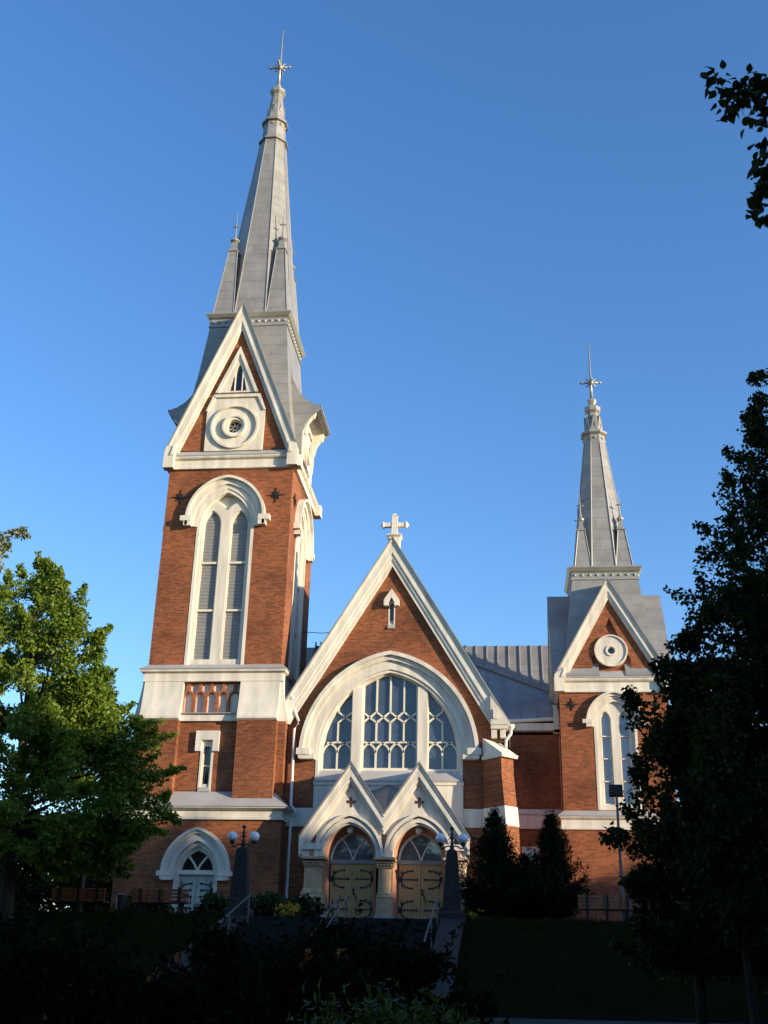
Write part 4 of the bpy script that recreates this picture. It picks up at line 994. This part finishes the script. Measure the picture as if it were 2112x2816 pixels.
# ------------------------------------------------------------------ vegetation
rng = np.random.default_rng(11)
def leaf_mesh(name, C, size, mat, parent, up=.35, asp=.72, N_=None, heart=False):
    """one small folded leaf per centre in C (n,3)"""
    n = len(C)
    d = rng.normal(size=(n, 3)); d[:, 2] -= .35; d /= np.linalg.norm(d, axis=1)[:, None]
    nn = rng.normal(size=(n, 3)); nn[:, 2] += up*3; t = np.cross(d, nn); t /= np.linalg.norm(t, axis=1)[:, None]+1e-9
    nrm = np.cross(t, d)
    s = size*(.65+.7*rng.random(n))[:, None]
    if heart:
        prof = [(0, 0), (.18, .34), (.45, .50), (.75, .36), (1.12, 0), (.75, -.36), (.45, -.50), (.18, -.34)]
    else: prof = [(0, 0), (.42, .5), (1, 0), (.42, -.5)]
    k = len(prof)
    V = np.empty((n, k, 3))
    for i, (a, b_) in enumerate(prof): V[:, i] = C+d*s*a+t*s*asp*b_+nrm*s*(-.25*a*a+.22*abs(b_))
    me = bpy.data.meshes.new(name)
    me.vertices.add(n*k); me.vertices.foreach_set('co', V.reshape(-1).astype(np.float32))
    me.loops.add(n*k); me.loops.foreach_set('vertex_index', np.arange(n*k, dtype=np.int32))
    me.polygons.add(n); me.polygons.foreach_set('loop_start', np.arange(0, n*k, k, dtype=np.int32)); me.polygons.foreach_set('loop_total', np.full(n, k, dtype=np.int32))
    me.update(calc_edges=True); me.materials.append(mat)
    o = bpy.data.objects.new(name, me); COL.objects.link(o)
    if parent is not None: o.parent = parent; o.matrix_parent_inverse = world(parent).inverted()
    return o
def puff_points(puffs, n):
    """puffs: list of (x,y,z,r,weight)"""
    P = np.array([p[:4] for p in puffs]); wt = np.array([p[3]**2*(p[4] if len(p) > 4 else 1) for p in puffs]); wt /= wt.sum()
    idx = rng.choice(len(P), n, p=wt)
    q = rng.normal(size=(n, 3)); q /= np.linalg.norm(q, axis=1)[:, None]; q *= (rng.random(n)**.45)[:, None]
    q[:, 2] *= .72
    return P[idx, :3]+q*P[idx, 3:4]
def crown_puffs(x, y, prof, n, rmin, rmax, shell=.45, lean=(0, 0)):
    """prof: list of (z, radius)"""
    out = []; zs = np.array([p[0] for p in prof]); rs = np.array([p[1] for p in prof])
    tab = np.linspace(zs[0], zs[-1], 200); wr = np.interp(tab, zs, rs); cdf = np.cumsum(wr**1.4); cdf /= cdf[-1]
    for _ in range(n):
        z = np.interp(rng.random(), cdf, tab); R = np.interp(z, zs, rs); a = rng.random()*2*math.pi
        r = R*(shell+(1-shell)*rng.random()**.7); pr_ = rmin+(rmax-rmin)*rng.random()
        f = (z-zs[0])/(zs[-1]-zs[0])
        out.append((x+lean[0]*f+max(0, r-pr_*.5)*math.cos(a), y+lean[1]*f+max(0, r-pr_*.5)*math.sin(a), z, min(pr_, max(.25, R*.8)), 1))
    return out
def limbs(x, y, zg, zfork, ztop, puffs, r0, nl=26, lean=(0, 0)):
    b = MB()
    tp = [(x, y, zg-.2), (x+.03, y, zg+.4), (x-.04+lean[0]*.2, y+.05, zfork), (x+lean[0]*.6, y+lean[1]*.5, (zfork+ztop)/2), (x+lean[0], y+lean[1], ztop)]
    rr = [r0*1.35, r0*1.0, r0*.85, r0*.45, r0*.06]
    for i in range(4):
        b.tube([tp[i], tp[i+1]], rr[i], 8, rr[i+1], cap=False)
    for p in sorted(puffs, key=lambda q: -q[3])[:nl]:
        zz = min(p[2]-.3, ztop-.5); zs_ = max(zfork, zfork+(zz-zfork)*.6); f = min(1, max(0, (zs_-zfork)/(ztop-zfork)))
        a = Vector((x+lean[0]*f, y+lean[1]*f, zs_)); c = Vector(p[:3]); m = (a+c)/2+Vector((0, 0, .12*(c-a).length*random.uniform(-.6, .8)))
        b.tube([a, m, c], r0*.30*(1-.6*f), 6, .012, cap=False)
    return b
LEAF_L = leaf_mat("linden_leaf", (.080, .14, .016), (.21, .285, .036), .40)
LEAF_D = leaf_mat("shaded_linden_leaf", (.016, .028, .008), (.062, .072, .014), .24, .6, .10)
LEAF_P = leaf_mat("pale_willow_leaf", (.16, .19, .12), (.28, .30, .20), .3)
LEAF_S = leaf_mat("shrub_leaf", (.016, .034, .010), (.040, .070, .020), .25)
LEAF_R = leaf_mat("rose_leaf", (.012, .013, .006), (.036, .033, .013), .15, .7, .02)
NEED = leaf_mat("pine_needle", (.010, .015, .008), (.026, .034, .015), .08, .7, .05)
YEW = leaf_mat("yellow_green_needle", (.06, .10, .018), (.15, .20, .035), .2)
PETAL = leaf_mat("orange_petal", (.42, .10, .04), (.60, .22, .07), .3)
PETALY = leaf_mat("yellow_petal", (.55, .36, .03), (.70, .48, .05), .3)
def tree(name, label, x, y, prof, npuff, rr, nleaf, size, mat, r0, zfork, lean=(0, 0), group=None, extra=(), shell=.45, heart=False, nl=26, cut=None):
    zg = zt(y)
    t = thing(name, label, 'tree', (x, y, zg), group)
    pf = crown_puffs(x, y, prof, npuff, rr[0], rr[1], shell, lean)+list(extra)
    part(limbs(x, y, zg, zfork, prof[-1][0]-.3, pf, r0, nl, lean), 'trunk', BARK, t, smooth=True)
    # small leafy shoots that stand out of the crown's surface
    sh_ = []
    for (px_, py_, pz_, pr_, *_r) in list(pf):
        for _ in range(2):
            v = np.array([px_-x, py_-y, (pz_-zfork)*.45+.6]); v /= np.linalg.norm(v)+1e-6; v += rng.normal(size=3)*.35
            for q in (.75, 1.0, 1.2): sh_.append((px_+v[0]*pr_*q, py_+v[1]*pr_*q, pz_+v[2]*pr_*q*.8, .17-.08*(q-.75)/.45, 1.5))
    pf += sh_
    C = puff_points(pf, nleaf)
    if cut is not None: C = C[cut(C)]
    leaf_mesh('crown', C, size, mat, t, heart=heart)
    return t
# the leafy tree by the tower
ex = [(-8.3, -13.6, 5.3, .55), (-8.0, -13.8, 5.0, .40), (-8.6, -14.2, 4.6, .6), (-8.9, -14, 4.2, .45), (-8.45, -13.8, 6.2, .5), (-8.75, -13.7, 7.3, .55), (-9.2, -14, 7.7, .5), (-9.3, -14, 6.4, .8), (-9.6, -14.2, 5.2, .8),
      (-10.95, -14.1, 10.6, .35), (-11.05, -14, 10.0, .5), (-10.75, -14, 9.2, .5), (-10.7, -14, 8.6, .45), (-11.7, -14.1, 11.9, .32), (-11.85, -14, 11.3, .55), (-12.9, -14, 12.6, .5), (-13.1, -14, 13.1, .25), (-13.15, -13.9, 12.4, .5), (-9.9, -13.9, 4.3, .7), (-10.9, -14.2, 4.0, .7), (-8.9, -14.4, 3.8, .35), (-9.7, -14, 7.2, .8), (-10.2, -14.2, 7.8, .8), (-9.9, -13.8, 6.0, .9), (-10.6, -14, 6.8, .9), (-9.2, -14.3, 6.9, .6), (-11.0, -14, 8.0, .8), (-11.3, -13.8, 9.2, .7)]
ex = [(q[0]-(.28 if q[0] > -9.6 else 0), *q[1:]) for q in ex]
tree('linden_tree', 'sunlit green linden tree before the tall brick tower', -12.75, -14, [(3.5, 3.2), (5.0, 3.9), (6.8, 3.7), (8.5, 2.8), (10.6, 2.2), (12.2, 1.3), (13.0, .3)], 230, (.35, .75), 150000, .118, LEAF_L, .24, 4.4, extra=ex, lean=(-.5, 0), nl=40)
# dark lindens at the right
A0 = [(3.95, -30, 2.1, .30), (4.1, -30, 1.5, .35), (4.25, -30, 2.9, .45), (4.2, -30.1, 4.15, .40), (4.5, -30, 3.6, .5), (4.75, -30, 4.85, .38), (4.95, -29.9, 5.4, .35), (5.3, -30, 5.75, .4), (5.75, -30, 6.1, .45), (4.6, -30, .95, .35), (4.9, -30.2, .55, .4), (5.6, -30.2, 4.2, .55), (6.0, -30, 5.0, .55), (5.2, -30.2, 3.0, .7), (5.2, -30, 1.8, .7), (5.4, -30, .6, .5), (5.9, -30, .5, .5), (6.0, -30, 7.0, .4)]
A = [(q[0]+.36, *q[1:3], q[3]*.9) for q in A0]
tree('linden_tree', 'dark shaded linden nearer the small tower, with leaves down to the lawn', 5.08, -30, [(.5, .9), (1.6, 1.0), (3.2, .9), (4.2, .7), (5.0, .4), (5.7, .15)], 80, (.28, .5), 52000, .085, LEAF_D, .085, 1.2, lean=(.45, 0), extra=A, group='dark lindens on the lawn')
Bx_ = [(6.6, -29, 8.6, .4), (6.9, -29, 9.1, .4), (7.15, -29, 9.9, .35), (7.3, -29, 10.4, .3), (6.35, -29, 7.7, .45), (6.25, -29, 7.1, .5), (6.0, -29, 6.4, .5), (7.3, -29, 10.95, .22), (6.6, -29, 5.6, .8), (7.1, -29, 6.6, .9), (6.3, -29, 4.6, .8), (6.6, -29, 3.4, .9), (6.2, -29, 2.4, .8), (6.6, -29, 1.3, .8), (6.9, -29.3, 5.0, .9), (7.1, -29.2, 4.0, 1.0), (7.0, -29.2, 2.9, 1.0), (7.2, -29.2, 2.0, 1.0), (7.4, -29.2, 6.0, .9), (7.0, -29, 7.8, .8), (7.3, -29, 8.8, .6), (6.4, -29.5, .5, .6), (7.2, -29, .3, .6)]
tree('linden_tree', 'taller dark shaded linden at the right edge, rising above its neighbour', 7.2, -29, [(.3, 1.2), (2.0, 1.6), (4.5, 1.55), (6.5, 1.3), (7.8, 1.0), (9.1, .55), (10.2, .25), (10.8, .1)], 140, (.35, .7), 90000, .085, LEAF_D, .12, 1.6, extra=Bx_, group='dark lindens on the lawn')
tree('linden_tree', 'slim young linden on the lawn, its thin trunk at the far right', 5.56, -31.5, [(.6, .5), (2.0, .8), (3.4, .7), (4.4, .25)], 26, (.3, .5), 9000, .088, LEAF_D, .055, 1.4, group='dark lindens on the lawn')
# near tree whose branches hang in from the right edge
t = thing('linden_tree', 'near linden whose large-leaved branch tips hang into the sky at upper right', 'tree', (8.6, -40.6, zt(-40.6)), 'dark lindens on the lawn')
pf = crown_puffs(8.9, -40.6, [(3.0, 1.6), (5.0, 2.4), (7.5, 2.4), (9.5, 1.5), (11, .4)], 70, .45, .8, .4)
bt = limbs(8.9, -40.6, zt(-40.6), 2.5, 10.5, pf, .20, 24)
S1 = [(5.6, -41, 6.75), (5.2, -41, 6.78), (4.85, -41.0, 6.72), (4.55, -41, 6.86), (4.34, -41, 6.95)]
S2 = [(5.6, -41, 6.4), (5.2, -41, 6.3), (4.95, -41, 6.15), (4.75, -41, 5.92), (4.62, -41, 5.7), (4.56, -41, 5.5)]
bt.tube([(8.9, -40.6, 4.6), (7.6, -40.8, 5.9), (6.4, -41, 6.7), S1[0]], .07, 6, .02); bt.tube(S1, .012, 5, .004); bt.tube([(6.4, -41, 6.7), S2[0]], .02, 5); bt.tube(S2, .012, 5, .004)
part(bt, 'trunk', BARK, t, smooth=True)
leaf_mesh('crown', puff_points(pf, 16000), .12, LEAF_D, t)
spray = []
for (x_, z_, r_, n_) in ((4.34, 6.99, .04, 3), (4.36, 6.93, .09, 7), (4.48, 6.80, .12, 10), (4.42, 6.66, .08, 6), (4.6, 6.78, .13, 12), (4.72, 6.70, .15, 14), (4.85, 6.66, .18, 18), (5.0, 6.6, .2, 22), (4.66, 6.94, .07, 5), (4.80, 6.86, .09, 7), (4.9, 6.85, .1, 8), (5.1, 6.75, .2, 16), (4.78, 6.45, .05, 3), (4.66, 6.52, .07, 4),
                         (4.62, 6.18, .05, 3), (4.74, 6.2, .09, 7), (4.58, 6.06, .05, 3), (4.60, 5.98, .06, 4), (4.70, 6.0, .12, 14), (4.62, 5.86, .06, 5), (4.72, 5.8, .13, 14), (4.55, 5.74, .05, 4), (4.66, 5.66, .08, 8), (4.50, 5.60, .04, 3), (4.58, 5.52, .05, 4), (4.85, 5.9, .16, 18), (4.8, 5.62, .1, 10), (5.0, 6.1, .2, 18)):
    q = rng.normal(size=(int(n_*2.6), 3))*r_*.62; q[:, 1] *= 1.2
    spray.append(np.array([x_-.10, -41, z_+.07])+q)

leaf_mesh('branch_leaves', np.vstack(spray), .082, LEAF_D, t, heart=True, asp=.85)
# pale tree far left, dark trees behind
tree('willow_tree', 'pale silvery willow beyond the linden, only its sunlit top showing at the left edge', -31.5, 15, [(12, 3.2), (17, 3.6), (21.5, 2.5), (25.3, 1.3), (27.4, .3)], 90, (.5, 1.0), 14000, .26, LEAF_P, .4, 9, extra=[(-28.5, 15, 26.5, .5), (-28.0, 15, 26.6, .25), (-28.9, 15, 25.6, .4), (-28.8, 15, 22.4, .5), (-29.4, 15, 26.2, .6), (-29.3, 15, 25.2, .6), (-29.2, 15, 24.2, .5), (-29.6, 15, 23.2, .6), (-28.3, 15, 26.75, .25), (-27.8, 15, 26.45, .18)])
BG = []
for i, (x, y, h, r, lab) in enumerate(((-23.0, 9, 9.0, 3.6, 'dark broadleaf tree behind the sunlit linden, farthest left of the row beyond it'), (-18.4, 10, 8.0, 3.2, 'dark broadleaf tree behind the sunlit linden, nearest the tower wall'), (-28.5, 12, 9.5, 4, 'dark broadleaf tree beyond the linden trunk at the left edge'))):
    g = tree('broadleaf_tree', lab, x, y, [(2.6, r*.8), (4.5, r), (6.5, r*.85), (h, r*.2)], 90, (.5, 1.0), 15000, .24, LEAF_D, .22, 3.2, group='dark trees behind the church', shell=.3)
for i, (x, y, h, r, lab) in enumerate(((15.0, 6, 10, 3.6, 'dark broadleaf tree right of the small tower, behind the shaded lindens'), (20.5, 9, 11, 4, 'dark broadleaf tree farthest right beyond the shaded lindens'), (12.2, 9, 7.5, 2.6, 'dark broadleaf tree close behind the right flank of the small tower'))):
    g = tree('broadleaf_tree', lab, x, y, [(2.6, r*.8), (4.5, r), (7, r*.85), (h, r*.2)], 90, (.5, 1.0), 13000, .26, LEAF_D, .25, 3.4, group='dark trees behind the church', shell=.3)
# conifers by the portal: upswept whorls of needle tufts
def conifer(name, label, x, y, h, r, n, mat, group, seed, bare=.0, tuft=.16):
    zg = zt(y); rs = random.Random(seed)
    t = thing(name, label, 'conifer', (x, y, zg), group)
    b = MB().tube([(x, y, zg-.1), (x, y, zg+h*.96)], .07, 7, .01)
    C = []
    for _ in range(n):
        f = rs.random()**1.25; a = rs.random()*2*math.pi
        R = r*(1-f)**.9*(.38+.80*rs.random())+.03
        zb = zg+h*(.03+bare+f*.93)
        L = R; n_ = max(3, int(L/.075))
        tip = Vector((x+R*math.cos(a), y+R*math.sin(a), zb+R*.55))
        base = Vector((x, y, zb))
        if R > .25: b.tube([base, (base+tip)/2-Vector((0, 0, .04)), tip], .014, 4, .004, cap=False)
        for k_ in range(n_):
            q = .25+.75*(k_+1)/n_; p = base.lerp(tip, q)-Vector((0, 0, .10*math.sin(q*3.1)*R))
            for _2 in range(7): C.append((p.x+rs.gauss(0, .07), p.y+rs.gauss(0, .07), p.z+rs.gauss(0, .05)+.03))
        for _2 in range(8): C.append((tip.x+rs.gauss(0, .03), tip.y+rs.gauss(0, .03), tip.z+rs.random()*.30*min(1, h/3)))
    for _2 in range(40): C.append((x+rs.gauss(0, .03), y+rs.gauss(0, .03), zg+h*(.9+.1*rs.random())))
    part(b, 'trunk', BARK, t)
    o = leaf_mesh('foliage', np.array(C), tuft, mat, t, up=-.6, asp=.26)
    return t
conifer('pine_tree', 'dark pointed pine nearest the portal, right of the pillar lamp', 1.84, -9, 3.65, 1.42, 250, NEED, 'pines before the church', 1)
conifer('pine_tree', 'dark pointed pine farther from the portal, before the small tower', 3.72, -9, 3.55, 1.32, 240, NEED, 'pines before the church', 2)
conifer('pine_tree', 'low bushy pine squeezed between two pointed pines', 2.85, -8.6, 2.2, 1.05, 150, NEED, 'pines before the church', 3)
# shrubs, flowers
def shrub(name, label, x, y, rx, h, n, size, mat, group=None, flowers=None, fm=None, cat='shrub', spiky=False, zb=None, lift=.1):
    zg = zt(y) if zb is None else zb
    t = thing(name, label, cat, (x, y, zg), group)
    pf = []
    for _ in range(18+int(rx*10)):
        a = rng.random()*6.283; r = rx*rng.random()**.6; zz = zg+lift+(h-lift)*(.15+.75*rng.random())*math.sqrt(max(.08, 1-(r/rx)**2*.8))
        pf.append((x+r*math.cos(a), y+r*math.sin(a)*.8, zz, .16+.16*rng.random()+.08*rx))
    b = MB()
    for p in pf[:22]: b.tube([(x+(p[0]-x)*.2, y+(p[1]-y)*.2, zg-.05), (x+(p[0]-x)*.6, y+(p[1]-y)*.6, zg+(p[2]-zg)*.6), p[:3]], .016, 5, .005, cap=False)
    part(b, 'stems', BARK, t)
    C = puff_points(pf, n)
    if spiky:
        add = []
        for p in pf:
            for _ in range(3):
                a = rng.random()*6.283; q = np.array([p[0]+.3*math.cos(a)*p[3], p[1]+.3*math.sin(a)*p[3], p[2]])
                for k_ in range(14): add.append(q+np.array([math.cos(a)*.02*k_, math.sin(a)*.02*k_, .03*k_])+rng.normal(size=3)*.012)
        C = np.vstack([C, np.array(add)])
    leaf_mesh('foliage', C[C[:, 2] > zg+.02], size, mat, t)
    if flowers:
        F_ = []
        for _ in range(flowers):
            p = pf[rng.integers(len(pf))]; c = np.array(p[:3])+np.array([rng.normal()*.12, -p[3]*.8, rng.random()*p[3]])
            F_ += [c+rng.normal(size=3)*.022 for _2 in range(9)]
        leaf_mesh('blossoms', np.array(F_), .055, fm, t)
    return t
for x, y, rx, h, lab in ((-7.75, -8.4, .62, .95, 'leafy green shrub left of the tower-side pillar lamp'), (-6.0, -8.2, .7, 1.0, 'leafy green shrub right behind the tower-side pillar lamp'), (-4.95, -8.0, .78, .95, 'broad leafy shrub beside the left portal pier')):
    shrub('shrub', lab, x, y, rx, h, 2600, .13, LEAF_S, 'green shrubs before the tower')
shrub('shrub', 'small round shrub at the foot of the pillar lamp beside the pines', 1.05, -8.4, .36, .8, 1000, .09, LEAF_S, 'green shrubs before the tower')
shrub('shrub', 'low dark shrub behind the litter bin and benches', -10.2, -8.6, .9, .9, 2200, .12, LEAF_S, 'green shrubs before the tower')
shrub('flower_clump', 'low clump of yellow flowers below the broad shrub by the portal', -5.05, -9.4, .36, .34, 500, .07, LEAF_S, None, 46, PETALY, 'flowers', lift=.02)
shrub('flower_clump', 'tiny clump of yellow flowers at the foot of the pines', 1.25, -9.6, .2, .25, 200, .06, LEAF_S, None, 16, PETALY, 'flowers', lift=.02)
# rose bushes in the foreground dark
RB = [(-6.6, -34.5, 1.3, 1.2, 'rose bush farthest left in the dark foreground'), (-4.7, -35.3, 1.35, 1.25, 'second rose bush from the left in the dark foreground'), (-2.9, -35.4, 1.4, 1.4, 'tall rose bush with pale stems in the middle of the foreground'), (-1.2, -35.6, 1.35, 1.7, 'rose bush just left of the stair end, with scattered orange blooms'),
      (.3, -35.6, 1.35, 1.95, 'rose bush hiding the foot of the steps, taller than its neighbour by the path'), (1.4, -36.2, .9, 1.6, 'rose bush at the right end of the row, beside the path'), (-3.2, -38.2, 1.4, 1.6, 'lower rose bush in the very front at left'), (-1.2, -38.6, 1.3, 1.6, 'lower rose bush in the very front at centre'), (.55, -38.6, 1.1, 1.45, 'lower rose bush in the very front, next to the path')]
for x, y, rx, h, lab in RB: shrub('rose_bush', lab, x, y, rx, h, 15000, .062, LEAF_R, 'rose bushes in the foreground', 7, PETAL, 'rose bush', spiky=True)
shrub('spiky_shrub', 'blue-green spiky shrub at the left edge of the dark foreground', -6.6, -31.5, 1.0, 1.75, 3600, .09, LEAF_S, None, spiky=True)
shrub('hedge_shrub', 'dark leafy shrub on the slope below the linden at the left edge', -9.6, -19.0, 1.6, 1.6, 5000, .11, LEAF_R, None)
for k_, (x, y, h, r, lab) in enumerate(((1.62, -43.5, 1.22, .20, 'yellow-green low conifer tips at the bottom edge, leftmost'), (1.80, -43.4, 1.28, .18, 'yellow-green low conifer tips at the bottom edge, second from left'), (1.97, -43.5, 1.22, .17, 'yellow-green low conifer tips at the bottom edge, third from left'), (2.13, -43.3, 1.18, .17, 'yellow-green low conifer tips at the bottom edge, rightmost'))):
    conifer('dwarf_conifer', lab, x, y, h, r, 110, YEW, 'dwarf conifers at the bottom edge', 20+k_, tuft=.05)

# grass blades on the bank and along its crest
n_ = 70000
gx = rng.uniform(-14, 12, n_); gy = np.where(rng.random(n_) < .3, rng.uniform(-12.4, -10.3, n_), rng.uniform(-20.8, -10.3, n_))
keep = ~((gx > -6.45) & (gx < 1.0)); gx, gy = gx[keep], gy[keep]
zz = np.interp(gy, [q[0] for q in ZB], [q[1] for q in ZB]); n_ = len(gx)
ang = rng.uniform(0, 6.283, n_); hh = rng.uniform(.04, .13, n_)*(1+.9*(np.sin(gx*1.7)*np.sin(gy*2.3+gx) > .3)); ww = .010
V = np.empty((n_, 3, 3)); dx, dy = np.cos(ang)*ww, np.sin(ang)*ww
V[:, 0] = np.stack([gx-dx, gy-dy, zz-.005], 1); V[:, 1] = np.stack([gx+dx, gy+dy, zz-.005], 1)
V[:, 2] = np.stack([gx+rng.normal(0, .03, n_), gy+rng.normal(0, .03, n_), zz+hh], 1)
me = bpy.data.meshes.new('grass'); me.vertices.add(n_*3); me.vertices.foreach_set('co', V.reshape(-1).astype(np.float32))
me.loops.add(n_*3); me.loops.foreach_set('vertex_index', np.arange(n_*3, dtype=np.int32)); me.polygons.add(n_)
me.polygons.foreach_set('loop_start', np.arange(0, n_*3, 3, dtype=np.int32)); me.polygons.foreach_set('loop_total', np.full(n_, 3, dtype=np.int32)); me.update(calc_edges=True)
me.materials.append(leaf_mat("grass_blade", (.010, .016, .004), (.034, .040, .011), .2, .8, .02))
go = bpy.data.objects.new('grass', me); COL.objects.link(go); tag(go, 'short dark grass on the shaded bank below the church', 'grass', kind='stuff')

# ------------------------------------------------------------------ the wood to the west, whose shadow covers the ground
def sunpos(r, s): a = R_(SUN_AZ); return (r*math.sin(a)+s*math.cos(a), -r*math.cos(a)+s*math.sin(a))
proto = None
def caster(r, s, ztop, kx=1.0):
    global proto
    x, y = sunpos(r, s)
    if proto is None:
        proto = thing('broadleaf_tree', 'tall broadleaf tree of the park edge west of the church, with copies added to block skylight', 'tree', (0, 0, 0), 'trees along the park edge')
        pf = crown_puffs(0, 0, [(1.0, 3.0), (5, 3.6), (11, 3.6), (14.5, 3.0), (16.2, 1.8), (17, .6)], 150, .9, 1.5, .25)
        tr = limbs(0, 0, 0, 3, 16, pf, .3, 20); part(tr, 'trunk', BARK, proto, smooth=True)
        leaf_mesh('crown', puff_points(pf, 9000), .55, LEAF_D, proto)
        q = proto
    else:
        q = proto.copy(); COL.objects.link(q)
        for ch in list(proto.children):
            c = ch.copy(); COL.objects.link(c); c.parent = q; c.matrix_parent_inverse = Matrix.Identity(4)
    q.location = (x, y, zt(y)); h = (ztop-zt(y))/17.0
    q.scale = (kx, kx, h); q.rotation_euler = (0, 0, random.random()*6.28)
WOOD = []
def top_for(s):
    pts = [(-60, 21), (-27, 21.5), (-20, 18.6), (-14, 18.2), (-9, 18.8), (-4.4, 18.9), (-3.3, 15.8), (-2, 14.3), (3, 14.6), (7, 15.2), (30, 15.2)]
    return float(np.interp(s, [p[0] for p in pts], [p[1] for p in pts]))
s_ = -58.0
while s_ < 18:
    caster(60+random.uniform(-1.5, 1.5), s_, top_for(s_)+random.uniform(-.3, .3), 1.15)
    caster(67+random.uniform(-1.5, 1.5), s_+1.8, top_for(s_+1.8)+.2+random.uniform(-.4, .4), 1.15)
    s_ += 3.7

# unseen trees added round the viewpoint to keep the sky's light off the lawn
def sky_blocker_tree(x, y, h, k):
    q = proto.copy(); COL.objects.link(q)
    for ch in list(proto.children):
        c = ch.copy(); COL.objects.link(c); c.parent = q; c.matrix_parent_inverse = Matrix.Identity(4)
    q.location = (x, y, zt(y)); q.scale = (k, k, h/17.0); q.rotation_euler = (0, 0, random.random()*6.28)
for x, y, h, k in ((-11, -42, 14, 1.1), (-18, -35, 15, 1.2), (-24, -26, 14, 1.2), (14, -46, 15, 1.1), (17, -37, 15, 1.2), (2, -56, 16, 1.2), (-7, -53, 16, 1.2), (10, -55, 16, 1.2)): sky_blocker_tree(x, y, h, k)
